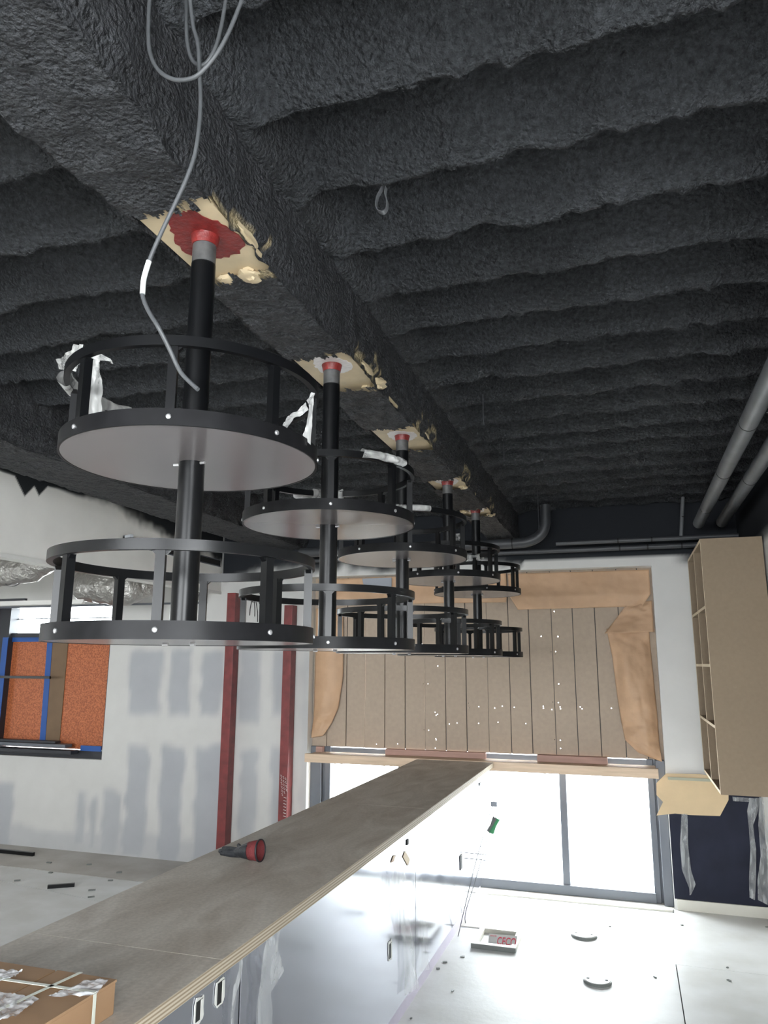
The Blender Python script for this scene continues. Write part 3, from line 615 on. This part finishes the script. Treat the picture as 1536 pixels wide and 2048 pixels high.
for i, y in enumerate(FY):
    t = thing('hanging_bottle_shelf', (FX, y, ZL), 'black two-tier round shelf on a pole, ' + ORD[i], 'shelf', 'round hanging shelves over the bar')
    SH.append(t)
    MB().tube([(FX, y, ZL+.02), (FX, y, ZB-.075)], .029, 32).build('pole', M_BLACK, t, smooth=True)
    MB().tube([(FX, y, ZB-.0755), (FX, y, ZB-.001)], .0283, 32).build('bare_pole_end', M_BARE, t, smooth=True)
    cb = MB(); cb.tube([(FX, y, ZB-.026), (FX, y, ZB-.014), (FX, y, ZB-.001)], [.0305, .0325, .036], 28); cb.build('weld_collar', M_REDP, t, smooth=True)
    # painted / ground patch around the weld
    pl = []; n = 44
    for k in range(n):
        a = 2*PI*k/n; rr = (.078 if i == 0 else .062)*(1+.10*math.sin(3*a+i)+.07*random.uniform(-1, 1)); pl.append((FX+rr*math.cos(a)*1.05, y+rr*math.sin(a)*1.3))
    MB().prism(pl, ZB-.0022, ZB-.0004).build('primer_patch' if i == 0 else 'ground_patch', M_REDP if i == 0 else M_GROUND, t)
    for tier, z in enumerate((ZL, ZU)):
        MB().tube([(FX, y, z+.001), (FX, y, z+.019)], R-.0045, 72).build('shelf_disc', M_LAM, t, label='pale grey laminate disc')
        MB().band(FX, y, z, z+.034, R-.004, R, 96).build('rim_band', M_BAND, t, smooth=True)
        ro = R+.0005; zr = 1.976+(z-ZL)
        MB().band(FX, y, zr-.021, zr, ro-.013, ro, 96).build('hoop', M_BLACK, t, smooth=True)
        for s_ in (-1, 1): MB().tube([(FX+s_*.028, y-.01, z-.003), (FX+s_*.041, y-.012, z-.003)], .0035, 8).build('pole_clip', M_STEEL, t)
        pm = None
        for k in range(8):
            a = math.radians(23+45*k); c, s_ = math.cos(a), math.sin(a); rz = a
            xm, ym = FX+(R-.014)*s_, y-(R-.014)*c
            m = MB(); m.box(xm-.009, xm+.009, ym-.009, ym+.009, z+.0195, zr-.021, rz=rz, c=(xm, ym))
            for sg in (-1, 1):  # small gusset where the post meets the hoop
                gx, gy = math.cos(a), math.sin(a)
                A0 = np.array([xm+sg*.009*gx, ym+sg*.009*gy, zr-.0212]); 
                th = np.array([s_, -c, 0])*.012
                m.slab3([A0-th/2, A0-th/2+np.array([sg*.008*gx, sg*.008*gy, 0]), A0-th/2+np.array([0, 0, -.008])], th)
            m.build('post', M_BLACK, t)
            xs_, ys_ = FX+R*s_, y-R*c
            MB().tube([(xs_-.002*s_, ys_+.002*c, z+.017), (xs_+.0022*s_, ys_-.0022*c, z+.017), (xs_+.0035*s_, ys_-.0035*c, z+.017)], [.0052, .0052, .003], 10).build('screw', M_STEEL, t)
# plastic wrap remnants
arc_sheet(SH[0], FX, FY[0], R, 2.355, 2.395, -112, -58, 3, lab='crumpled clear plastic wrap on the left of the upper hoop')
arc_sheet(SH[1], FX, FY[1], R, 2.362, 2.388, 42, 76, 5, lab='clear plastic wrap on the right of the upper hoop')
arc_sheet(SH[1], FX, FY[1], R, 2.348, 2.388, 192, 215, 6, lab='clear plastic wrap at the back of the upper hoop')
arc_sheet(SH[2], FX, FY[2], R, 2.362, 2.388, -25, 40, 7, lab='clear plastic wrap along the front of the upper hoop')
arc_sheet(SH[3], FX, FY[3], R, 2.345, 2.385, 150, 170, 8, lab='clear plastic wrap at the back of the upper hoop')
def hang(parent, rows, seed, mt=M_WRAP, lab=None, amp=.008):
    o = sheet('plastic_wrap', rows, mt, parent=parent, amp=amp, sc=.03, seed=seed, nu=14, nv=44, solid=0)
    if lab: o['label'] = lab
    return o
yy = 1.36
hang(SH[0], [(P(184, 702, y=yy), P(200, 706, y=yy)), (P(180, 725, y=yy), P(200, 722, y=yy)), (P(179, 740, y=yy), P(204, 742, y=yy)), (P(176, 780, y=yy), P(206, 775, y=yy)), (P(172, 836, y=yy), P(202, 826, y=yy))], 21, lab='clear plastic strip hanging beside the left post')
hang(SH[0], [(P(192, 702, y=yy), P(192, 722, y=yy)), (P(206, 710, y=yy), P(208, 721, y=yy)), (P(222, 718, y=yy), P(222, 722, y=yy)), (P(228, 728, y=yy), P(226, 729, y=yy))], 22)
hang(SH[0], [(P(150, 690, y=yy+.02), P(168, 690, y=yy)), (P(128, 712, y=yy+.08), P(160, 728, y=yy)), (P(114, 720, y=yy+.12), P(150, 742, y=yy+.04)), (P(118, 738, y=yy+.12), P(140, 742, y=yy+.06))], 23, amp=.006)
yr = 1.44
hang(SH[0], [(P(622, 784, y=yr), P(628, 784, y=yr)), (P(612, 800, y=yr), P(630, 800, y=yr)), (P(618, 812, y=yr), P(628, 812, y=yr)), (P(616, 850, y=yr), P(626, 850, y=yr)), (P(608, 876, y=yr), P(624, 892, y=yr))], 24, lab='torn clear plastic strip hanging beside the right post')
hang(SH[0], [(P(612, 805, y=yr), P(618, 820, y=yr)), (P(592, 822, y=yr), P(604, 830, y=yr)), (P(577, 834, y=yr), P(588, 837, y=yr)), (P(567, 852, y=yr), P(574, 856, y=yr))], 25)
y2 = 2.53
hang(SH[1], [(P(586, 978, y=y2), P(640, 985, y=y2)), (P(588, 995, y=y2), P(636, 998, y=y2)), (P(600, 1002, y=y2), P(630, 1006, y=y2))], 26)
y4 = 4.25
hang(SH[3], [(P(886, 1072, y=y4), P(920, 1066, y=y4)), (P(890, 1082, y=y4), P(924, 1078, y=y4)), (P(900, 1086, y=y4), P(916, 1086, y=y4))], 27)
cp = P(258, 1073, z=1.979); MB().box(cp[0]-.010, cp[0]+.010, cp[1]-.003, cp[1]+.003, 1.9765, 1.982, rz=-.4).build('clip', M_GREYPIPE, SH[0])

# cable looping from the ceiling
CY = .98
def smoothpath(pts, n=8):
    pts = [np.array(p, float) for p in pts]; out = []
    for i in range(len(pts)-1):
        p0, p1, p2, p3 = pts[max(i-1, 0)], pts[i], pts[i+1], pts[min(i+2, len(pts)-1)]
        for k in range(n):
            s_ = k/n; out.append(.5*((2*p1)+(-p0+p2)*s_+(2*p0-5*p1+4*p2-p3)*s_**2+(-p0+3*p1-3*p2+p3)*s_**3))
    out.append(pts[-1]); return out
cb = thing('hanging_cable', (-.66, CY, 2.15), 'thin grey cable looped at the top and dangling in front of the nearest hanging shelf', 'cable')
main = [P(u, v, y=CY+dy) for u, v, dy in ((372, -70, 0), (378, -20, 0), (386, 50, .01), (396, 90, .01), (400, 160, .01), (401, 215, .01), (397, 265, 0), (388, 315, 0), (372, 360, 0), (350, 408, 0), (325, 460, 0), (301, 515, 0), (287, 560, 0), (285, 590, 0), (297, 622, 0), (317, 655, 0), (340, 700, .02), (362, 745, .03), (396, 779, .03))]
MB().tube(smoothpath(main), .0037, 10).build('cable', M_CABLE, cb, smooth=True)
lo = [P(u, v, y=CY-.03) for u, v in ((310, -80), (301, -20), (297, 40), (299, 100), (315, 138), (345, 158), (378, 158), (402, 145), (432, 110), (455, 70), (476, 20), (486, -10), (496, -70))]
MB().tube(smoothpath(lo), .0037, 10).build('cable_loop', M_CABLE, cb, smooth=True)
lo = [P(u, v, y=CY+.03) for u, v in ((378, -80), (374, -20), (373, 30), (374, 80), (382, 115), (398, 131), (416, 122), (432, 92), (443, 50), (450, 10), (455, -30), (458, -80))]
MB().tube(smoothpath(lo), .0037, 10).build('cable_loop', M_CABLE, cb, smooth=True)
tg = [P(u, v, y=CY-.001) for u, v in ((298, 522), (291, 545), (287, 562), (285, 588))]
MB().tube(smoothpath(tg, 4), .0046, 10).build('cable_tag', M_TAG, cb, smooth=True, label='white tape tag')

# ceiling hangers
st = MB(); pts = [P(u, v, y=1.70) for u, v in ((770, 372), (768, 385), (772, 400), (771, 415), (764, 422), (754, 419), (750, 408), (753, 390), (762, 372), (766, 345))]
sp_ = smoothpath(pts, 5)
for a_, b_ in zip(sp_[:-1], sp_[1:]):
    st.slab3([a_, b_, b_+np.array([0, .018, 0]), a_+np.array([0, .018, 0])], (.0012, 0, .0012))
st.build('strap_hanger', M_GREYPIPE, label='grey strap loop hanging from the ceiling foam right of the beam', cat='strap')
for (u, v0, v1, yy_) in ((967, 795, 850, 3.42), (1008, 868, 922, 4.28), (1078, 1015, 1062, 5.55)):
    a_ = P(u, v0, y=yy_); b_ = P(u, v1, y=yy_); a_[2] = max(a_[2], 3.04)
    m = MB().tube([(b_[0], yy_, a_[2]), (b_[0], yy_, b_[2])], .003, 8); m.tube([(b_[0], yy_, b_[2]+.006), (b_[0], yy_, b_[2])], .007, 6)
    m.build('threaded_rod', M_DARKPIPE, label={967: 'short threaded rod hanging from the ceiling, the nearer one', 1008: 'short threaded rod hanging from the ceiling, the middle one', 1078: 'short threaded rod hanging beside the dark pipe elbow'}[u], cat='rod', group='threaded ceiling rods')

# pipes
def pipe(name, pts, r, mt, label, joints=(), group=None):
    t = thing(name, tuple(pts[0]), label, 'pipe', group)
    MB().tube(pts, r, 24).build('tube', mt, t, smooth=True)
    for (a, b) in joints:
        MB().tube([a, b], r*1.03, 24).build('joint_ring', M_DARK, t)
    return t
jy = lambda y, x, z: ((x, y-.004, z), (x, y+.004, z))
pipe('ceiling_pipe', [(.562, -1, 2.79), (.562, 5.95, 2.79)], .040, M_GREYPIPE, 'thick grey pipe running under the ceiling to the far wall, the left one of two', [jy(3.45, .562, 2.79), jy(4.35, .562, 2.79), jy(5.35, .562, 2.79)], 'grey ceiling pipes')
pipe('ceiling_pipe', [(.722, -1, 2.79), (.722, 5.95, 2.79)], .040, M_GREYPIPE, 'thick grey pipe running under the ceiling beside the right wall', [jy(4.55, .722, 2.79), jy(3.6, .722, 2.79)], 'grey ceiling pipes')
el = [(-2.7, 5.95, 2.70), (-1.2, 5.95, 2.70), (-.82, 5.95, 2.70), (-.70, 5.95, 2.712), (-.61, 5.95, 2.76), (-.572, 5.95, 2.84), (-.565, 5.95, 3.0)]
pipe('elbow_pipe', smoothpath(el), .042, M_DARKPIPE, 'dark pipe along the far wall that bends up into the ceiling', [((-.84, 5.95, 2.70), (-.83, 5.95, 2.70))])
pipe('wall_pipe', [(-2.7, 6.14, 2.655), (.84, 6.14, 2.655)], .020, M_DARKPIPE, 'slim dark pipe running along the top of the far wall', [((x, 6.14, 2.655), (x+.012, 6.14, 2.655)) for x in (-.02, .19, .44)])
pipe('wall_pipe', [(-.5, 6.05, 2.70), (.84, 6.05, 2.70)], .018, M_DARKPIPE, 'upper slim dark pipe running along the far wall above another', [((x, 6.05, 2.70), (x+.012, 6.05, 2.70)) for x in (-.03, .22)])
pipe('riser_pipe', [(.44, 6.05, 2.715), (.475, 6.05, 3.02)], .014, M_GREYPIPE, 'short light grey riser pipe going up into the ceiling near the shelf unit', [((.458, 6.05, 2.86), (.459, 6.05, 2.868))])

# ================================================================== SHELF UNIT (right)
x0, x1, y0, y1, z0, z1 = .486, .848, 5.14, 6.2, .978, 2.546; th = .018
su = thing('wall_shelf_unit', ((x0+x1)/2, (y0+y1)/2, z0), 'tall tan fibreboard open shelf unit mounted on the right wall', 'shelf unit')
def pan(nm, *b):
    o = MB().box(*b).build(nm, M_MDF, su)
    if nm != 'back_panel': MB().box(b[0]-.0015, b[0]-.0002, *b[2:]).build('front_edge', M_MDFE, o)
    return o
pan('side_panel', x0, x1, y0, y0+th, z0, z1); pan('side_panel', x0, x1, y1-th, y1, z0, z1)
pan('divider', x0, x1-.006, 5.66, 5.66+th, z0+th, z1-th)
pan('top_panel', x0, x1-.006, y0+th, y1-th, z1-th, z1); pan('bottom_panel', x0, x1-.006, y0+th, y1-th, z0, z0+th)
for z in (1.379, 1.753, 2.12):
    pan('shelf', x0+.002, x1-.006, y0+th, 5.66, z-.018, z); pan('shelf', x0+.002, x1-.006, 5.66+th, y1-th, z-.018, z)
MB().box(x1-.006, x1, y0+th, y1-th, z0, z1).build('back_panel', M_MDF, su)

# dark panel, kraft paper and plastic sheets on the far wall at the right
MB().box(.222, XR-.003, WY-.013, WY-.002, .076, .905).build('wall_panel', M_NAVY, label='dark navy panel on the far wall under the pillar, right of the window', cat='panel')
kp = [P(u, v, y=6.215) for u, v in ((1332, 1547), (1400, 1548), (1457, 1560), (1457, 1600), (1440, 1632), (1380, 1630), (1350, 1627), (1313, 1631), (1326, 1604), (1313, 1590), (1313, 1566))]
m = MB().slab3(kp, (0, -.002, 0)).build('kraft_paper_piece', M_KRAFT2, label='cut piece of kraft paper taped at the bottom of the white pillar', cat='paper')
MB().box(.23, .60, 6.205, 6.21, .905, .925).build('tape_patch', M_TAPEO, label='greenish tape strip holding the kraft paper to the pillar', cat='tape')
fy = 6.20
def film(rows, seed, lab, y=fy, amp=.012, parent=None, ax='y', name='plastic_film', sc=.06, mt=None):
    rr = [(P(*a, **{ax: y}), P(*b, **{ax: y})) for a, b in rows]
    nrm = (0, -1, 0) if ax == 'y' else (1, 0, 0)
    if parent is not None:
        o = sheet(name, rr, mt or M_FILM, parent=parent, amp=amp, sc=sc, seed=seed, nu=16, nv=60, normal=nrm, solid=0, vs=.3)
        if lab: o['label'] = lab
        return o
    return sheet(name, rr, mt or M_FILM, amp=amp, sc=sc, seed=seed, nu=16, nv=60, normal=nrm, solid=0, vs=.3, label=lab, cat='plastic', group='clear plastic strips on the dark panel')
film([((1363, 1628), (1375, 1628)), ((1360, 1690), (1376, 1690)), ((1364, 1740), (1382, 1740)), ((1378, 1775), (1391, 1768)), ((1379, 1790), (1382, 1790))], 31, 'narrow clear plastic strip hanging on the dark panel below the kraft paper')
film([((1500, 1596), (1520, 1596)), ((1494, 1622), (1516, 1622)), ((1497, 1650), (1506, 1650)), ((1501, 1700), (1512, 1700)), ((1498, 1760), (1512, 1760)), ((1499, 1795), (1510, 1800))], 32, 'middle clear plastic strip hanging below the shelf unit on the dark panel')
film([((1518, 1594), (1542, 1594)), ((1516, 1650), (1542, 1650)), ((1521, 1710), (1542, 1710)), ((1514, 1760), (1542, 1760)), ((1516, 1800), (1540, 1812))], 33, 'widest clear plastic sheet hanging at the right end of the dark panel', y=6.18)
film([((1465, 1593), (1500, 1596)), ((1466, 1602), (1498, 1604))], 34, 'short clear plastic strip right under the shelf unit')

# ================================================================== BAR
bar = thing('bar_counter', (-1.38, 3.6, 0), 'long bar counter with a bare plywood top running to the far window', 'counter')
BX0, BX1, BZ = -1.695, -1.068, .98
for (a, b) in ((.2, 1.925), (1.928, 4.12), (4.123, 6.145)):
    o = MB().box(BX0, BX1-.0015, a, b, BZ-.036, BZ).build('plywood_sheet', M_PLY, bar)
    MB().box(BX1-.0014, BX1, a, b, BZ-.036, BZ-.0005).build('sheet_edge', M_EDGE, o)
MB().box(BX0+.03, -1.215, .2, 6.14, .0, BZ-.037).build('carcass', M_DARKP, bar)
MB().box(-1.215, -1.192, .2, 6.14, 0, .082).build('toe_board', M_TOE, bar)
PX = -1.178
for (a, b) in ((.2, 2.236), (2.246, 4.226), (4.232, 6.14)):
    MB().box(PX-.012, PX, a, b, .083, BZ-.038).build('steel_panel', M_SHEET, bar, bevel=.001)
def cutout(u, v, w_, h_, torn=True):
    c = P(u, v, x=PX+.002); y_, z_ = c[1], c[2]; rr = random.Random(int(u))
    if torn:
        pts = []
        for k in range(16):
            a = 2*PI*k/16; r_ = 1+.16*rr.uniform(-1, 1); pts.append((PX+.0015, y_+w_*.85*math.copysign(abs(math.cos(a))**.6, math.cos(a))*r_, z_+h_*.85*math.copysign(abs(math.sin(a))**.6, math.sin(a))*r_))
        MB().slab3(pts, (.0025, 0, 0)).build('torn_film_edge', M_PLAST, bar)
    MB().box(PX+.001, PX+.0052, y_-w_*.55, y_+w_*.55, z_-h_*.62, z_+h_*.62).build('cutout', M_DARK, bar)
    if torn: MB().box(PX+.0052, PX+.0065, y_+w_*.15, y_+w_*.5, z_-h_*.6, z_+h_*.6).build('box_plate', M_PLAST, bar)
cutout(397, 2020, .030, .040); cutout(440, 1984, .033, .046)
cutout(780, 1901, .034, .052); 
for (u, v, w_, h_) in ((922, 1724, .062, .075), (815, 1684, .03, .022), (960, 1568, .06, .018)):
    cutout(u, v, w_, h_, False)
for (u0, v0, u1, v1) in ((808, 1707, 818, 1726), (784, 1719, 790, 1716)):
    a_ = P(u0, v0, x=PX+.003); b_ = P(u1, v1, x=PX+.003); d_ = np.array([0, .02, .012])
    MB().slab3([a_-d_, a_+d_, b_+d_, b_-d_], (.001, 0, 0)).build('tape_bit', M_KRAFT2, bar)
fx = -1.16
film([((787, 1700), (793, 1690)), ((783, 1730), (805, 1730)), ((780, 1765), (813, 1765)), ((785, 1800), (817, 1800)), ((800, 1850), (822, 1850)), ((808, 1900), (828, 1900)), ((810, 1950), (833, 1945)), ((808, 1992), (834, 1975))], 41, None, y=fx, ax='x', parent=bar, name='film_flap')
film([((838, 1760), (842, 1756)), ((840, 1850), (850, 1845)), ((839, 1900), (854, 1895)), ((839, 1945), (852, 1938))], 42, None, y=fx, ax='x', parent=bar, name='film_flap', amp=.012)
film([((472, 1912), (481, 1906)), ((474, 1935), (484, 1935)), ((468, 1975), (478, 1975)), ((464, 2010), (474, 2010)), ((464, 2060), (472, 2060))], 43, None, y=fx, ax='x', parent=bar, name='film_flap', amp=.012)
film([((528, 1872), (534, 1868)), ((522, 1900), (546, 1900)), ((518, 1930), (560, 1940)), ((519, 1960), (556, 1955)), ((518, 1985), (540, 1985)), ((513, 2020), (543, 2020)), ((512, 2060), (544, 2060))], 44, None, y=fx, ax='x', parent=bar, name='film_flap', amp=.016)
film([((556, 1851), (562, 1846)), ((554, 1880), (558, 1878)), ((550, 1905), (553, 1905))], 45, None, y=fx, ax='x', parent=bar, name='film_flap', amp=.004)
ww = MB()
for v in (1705, 1716):
    a_ = P(928, v, x=PX+.005); ww.tube([a_, a_+(.08, 0, -.001), a_+(.17, .0, -.004)], .003, 6)
ww.build('stub_wire', M_GREYPIPE, bar)

# glove on the bar
gl = thing('work_glove', (-1.56, 2.93, BZ), 'black and red work glove lying on the plywood bar top', 'glove')
def gp(u, v, lift=0, y=None):
    p = P(u, v, z=BZ+.004); d = p-CAM; k = 1-lift/abs(d[2]); return CAM+d*k     # move towards the viewer so that it stands lift above the top
mg = MB()
mg.tube([gp(440, 1702, .012), gp(452, 1704, .016), (gp(466, 1705, .018)), gp(480, 1704, .022)], [.008, .013, .015, .019], 12)
mg.tube([gp(447, 1697, .02), gp(460, 1699, .024), gp(474, 1702, .026)], [.009, .012, .014], 12)
mg.tube([gp(443, 1706, .010), gp(462, 1708, .013), gp(480, 1708, .016)], [.009, .012, .014], 12)
mg.tube([gp(477, 1690, .034), gp(480, 1695, .030), gp(486, 1699, .026)], [.007, .010, .014], 12)
mg.tube([gp(474, 1704, .022), gp(485, 1703, .030), gp(495, 1702, .036), gp(502, 1702, .038)], [.016, .024, .030, .034], 16)
mg.build('palm_and_fingers', M_GLOVE, gl, smooth=True)
a_, b_, c_ = gp(499, 1702, .037), gp(508, 1701, .040), gp(520, 1701, .042)
MB().tube([a_, b_, c_], [.034, .036, .041], 20, cap=False).build('cuff', M_GLOVER, gl, smooth=True, solid=.003, label='red knitted cuff')
dd = (c_-b_)/np.linalg.norm(c_-b_)
MB().tube([c_-dd*.002, c_+dd*.004], .0425, 20, cap=False).build('cuff_rim', M_GLOVE, gl, smooth=True, solid=.004)
MB().tube([b_-dd*.01, b_-dd*.004], .020, 14).build('inner_label', M_TAG, gl)

# cardboard box on the bar
bx = thing('cardboard_box', (-1.4, 1.3, BZ), 'flat brown cardboard box with white straps on the near end of the bar', 'box')
X1, Y1, Z0, Z1 = -1.137, 1.572, BZ+.0005, 1.05
MB().box(-1.66, X1, .95, Y1, Z0, Z1-.004).build('carton', M_CARD, bx, bevel=.003)
MB().box(-1.66, -1.305, .95, Y1+.0, Z1-.004, Z1+.0005).build('flap', M_CARD, bx)
MB().box(-1.298, X1+.001, .95, Y1+.001, Z1-.004, Z1+.001).build('flap', M_CARD, bx)
MB().box(-1.305, -1.298, .95, Y1, Z1-.004, Z1-.0035).build('flap_gap', M_DARK, bx)
def strap(pts, n_):
    mm = MB()
    for p, r_ in zip(pts[:-1], pts[1:]):
        p, r_ = np.array(p), np.array(r_); mm.slab3([p-n_, p+n_, r_+n_, r_-n_], (0.0008, 0, .0012))
    mm.build('strap', M_STRAP, bx)
zt = Z1+.003
strap([(-1.70, 1.475, zt), (X1+.003, 1.497, zt), (X1+.003, 1.497, Z0)], np.array([0, .005, 0]))
strap([(-1.235, Y1+.002, zt), (-1.32, .95, zt)], np.array([.005, 0, 0]))
def wrapq(c4, seed):
    rows = [(c4[0], c4[1]), (c4[3], c4[2])]
    sheet('packing_film', rows, M_SHRINK, parent=bx, amp=.004, sc=.02, seed=seed, nu=30, nv=30, normal=(0, 0, 1), solid=0)
zz = Z1+.003
wrapq([P(0, 1941, z=zz), P(45, 1943, z=zz), P(20, 1960, z=zz), P(-40, 1975, z=zz)], 51)
wrapq([P(180, 1957, z=zz), P(218, 1960, z=zz), P(190, 1990, z=zz), P(92, 1995, z=zz)], 52)
wrapq([P(-40, 1980, z=zz), P(78, 1997, z=zz), P(30, 2035, z=zz), P(-80, 2055, z=zz)], 53)

# ================================================================== FLOOR ITEMS
# raised floor sink frame with a red-lettered card inside
c0 = P(978, 1868, z=.03); c1 = P(952, 1889, z=.03); c2 = P(1041, 1898, z=.03)
sx0, sx1, sy0, sy1, hz = -1.045, -.765, 5.035, 5.35, .028
fs = thing('floor_sink', ((sx0+sx1)/2, (sy0+sy1)/2, 0), 'square raised floor sink frame with a red lettered card inside', 'floor sink')
MB().box(sx0, sx1, sy0, sy0+.035, 0, hz).build('frame_side', M_GREYPL, fs, bevel=.002)
MB().box(sx0, sx1, sy1-.02, sy1, 0, hz).build('frame_side', M_BASE, fs, bevel=.002)
MB().box(sx0, sx0+.035, sy0+.035, sy1-.02, 0, hz).build('frame_side', M_BASE, fs, bevel=.002)
MB().box(sx1-.035, sx1, sy0+.035, sy1-.02, 0, hz).build('frame_side', M_BASE, fs, bevel=.002)
MB().box(sx0, sx1, sy0, sy0+.035, hz, hz+.002).build('frame_top', M_BASE, fs)
ca, cb_, cc_, cd_ = P(976, 1889, y=5.085), P(1031, 1894, y=5.085), P(1035, 1872, y=5.17), P(978, 1867, y=5.17)
MB().slab3([ca, cb_, cc_, cd_], (0, .002, -.002)).build('lettered_card', M_CARDG, fs)
ux = (cb_-ca)/np.linalg.norm(cb_-ca); uz = np.cross(ux, cd_-ca); uz /= np.linalg.norm(uz); uy = np.cross(uz, ux)
def text(body, size, pos, parent, mt, name, bold=.0, xs=1):
    cu = bpy.data.curves.new('t', 'FONT'); cu.body = body; cu.size = size; cu.extrude = .0004; cu.offset = bold
    o = bpy.data.objects.new('t', cu); COL.objects.link(o); bpy.context.view_layer.update()
    me = bpy.data.meshes.new_from_object(o.evaluated_get(bpy.context.evaluated_depsgraph_get()))
    bpy.data.objects.remove(o); bpy.data.curves.remove(cu)
    n = bpy.data.objects.new(name, me); COL.objects.link(n); me.materials.clear(); me.materials.append(mt); n.parent = parent
    p = np.array(pos)-ORG[parent.name]; n.matrix_local = Matrix(((ux[0]*xs, uy[0], uz[0], p[0]), (ux[1]*xs, uy[1], uz[1], p[1]), (ux[2]*xs, uy[2], uz[2], p[2]), (0, 0, 0, 1)))
    ORG[n.name] = ORG[parent.name]; return n
WC, HC = np.linalg.norm(cb_-ca), np.linalg.norm(cd_-ca)
text('CECO', HC*1.0, ca+ux*WC*.30+uy*HC*.06+uz*.0015, fs, M_REDINK, 'red_lettering', .0008, .68*WC/(HC*2.65))
tk = MB()
for k in range(7):
    b_ = ca+ux*WC*(.04+k*.034)+uy*HC*.74+uz*.002; tk.tube([b_, b_+uy*HC*.12], WC*.007, 4)
tk.build('red_small_print', M_REDINK, fs)
for k in range(4): pass
# round clean-out covers
for (u, v, r_, lab) in ((1168, 1872, .085, 'round floor clean-out cover nearer the window'), (1195, 1964, .078, 'round floor clean-out cover nearer the camera')):
    c = P(u, v, z=0)
    t = thing('floor_cover', (c[0], c[1], 0), lab, 'cover', 'round floor covers')
    MB().tube([(c[0], c[1], 0), (c[0], c[1], .014)], r_, 40).build('ring', M_GREYPL, t, smooth=True)
    MB().tube([(c[0], c[1], .0142), (c[0], c[1], .0175)], r_-.006, 40).build('lid', M_CONC, t)
    for s_ in (-1, 1): MB().tube([(c[0]+s_*.05, c[1]-.01, .0176), (c[0]+s_*.05, c[1]-.01, .0186)], .009, 10).build('screw_slot', M_DARK, t)
# pull rods standing up from the floor next to the bar
b0 = P(908, 1872, z=0.0); b0[0] = -1.165
r1 = thing('pull_rod', tuple(b0), 'tall thin steel rod with a small blue grey tag, standing by the bar', 'rod', 'thin rods by the bar')
top = P(997, 1573, y=b0[1]+.05); mid = (b0+top)/2+np.array([-.015, 0, 0])
MB().tube(smoothpath([b0, mid, top]), .0028, 8).build('rod', M_GREYPIPE, r1)
tgp = P(988, 1608, y=b0[1]+.045); MB().box(tgp[0]-.022, tgp[0]+.022, tgp[1]-.006, tgp[1]-.004, tgp[2]-.016, tgp[2]+.016).build('tag', M_TAPEG, r1)
b1_ = P(931, 1848, z=0.0)
r2 = thing('pull_rod', tuple(b1_), 'thin rod with a green and grey handle, standing by the bar', 'rod', 'thin rods by the bar')
tp2 = P(979, 1664, y=b1_[1]+.03)
MB().tube(smoothpath([b1_, b1_+np.array([.004, 0, .08]), (b1_+tp2)/2+np.array([-.01, 0, 0]), tp2]), .0028, 8).build('rod', M_GREYPIPE, r2)
ha, hb = P(980, 1664, y=tp2[1]), P(993, 1636, y=tp2[1])
MB().tube([ha, ha*.6+hb*.4, ha*.3+hb*.7, hb], [.026, .020, .024, .028], 16).build('handle', M_GREYPL, r2, smooth=True)
dl = np.array([.012, -.012, 0]); MB().tube([ha+dl, (ha+hb)/2+dl, hb+dl*.8], [.019, .013, .018], 12).build('handle_grip', M_GREEN, r2, smooth=True)
MB().box(-1.19, -1.06, 5.40, 5.50, 0, .006).build('floor_patch', M_CONC2, label='small rough mortar patch on the floor at the foot of the rods', cat='mortar')
# loose black bits on the left floor
def stick(p0, p1, h, lab):
    d_ = p1-p0; n_ = np.array([-d_[1], d_[0], 0])/np.linalg.norm(d_)*h/2
    MB().slab3([p0-n_, p1-n_, p1+n_, p0+n_], (0, 0, h)).build('black_offcut', M_BLACK, label=lab, cat='offcut', group='black offcuts on the floor')
stick(P(-60, 1699, z=0), P(67, 1712, z=0), .03, 'long black offcut lying on the floor at the left edge near the wall')
stick(P(95, 1777, z=0), P(149, 1773, z=0), .026, 'short black offcut lying on the floor left of the bar')
dbm = MB(); rr = random.Random(9)
for (u, v) in ((98, 1726), (180, 1730), (240, 1746), (222, 1762), (35, 1762), (101, 1746), (183, 1781), (183, 1795)):
    p = P(u, v, z=0); dbm.box(p[0]-.012-rr.random()*.02, p[0]+.012+rr.random()*.02, p[1]-.01, p[1]+.01, .0005, .008, rz=rr.random())
for (u, v) in ((1455, 1936), (1458, 1962), (1534, 1855), (1364, 1851), (1310, 1955), (1220, 1853), (925, 1914), (905, 1983), (822, 2038), (890, 1925), (876, 1938)):
    p = P(u, v, z=0); s_ = .006+.008*rr.random(); dbm.box(p[0]-s_, p[0]+s_, p[1]-s_*.6, p[1]+s_*.6, .0005, .006, rz=rr.random()*3)
dbm.build('floor_debris', M_GREYPL, label='small dark crumbs and scraps scattered on the concrete floor', cat='debris', kind='stuff')
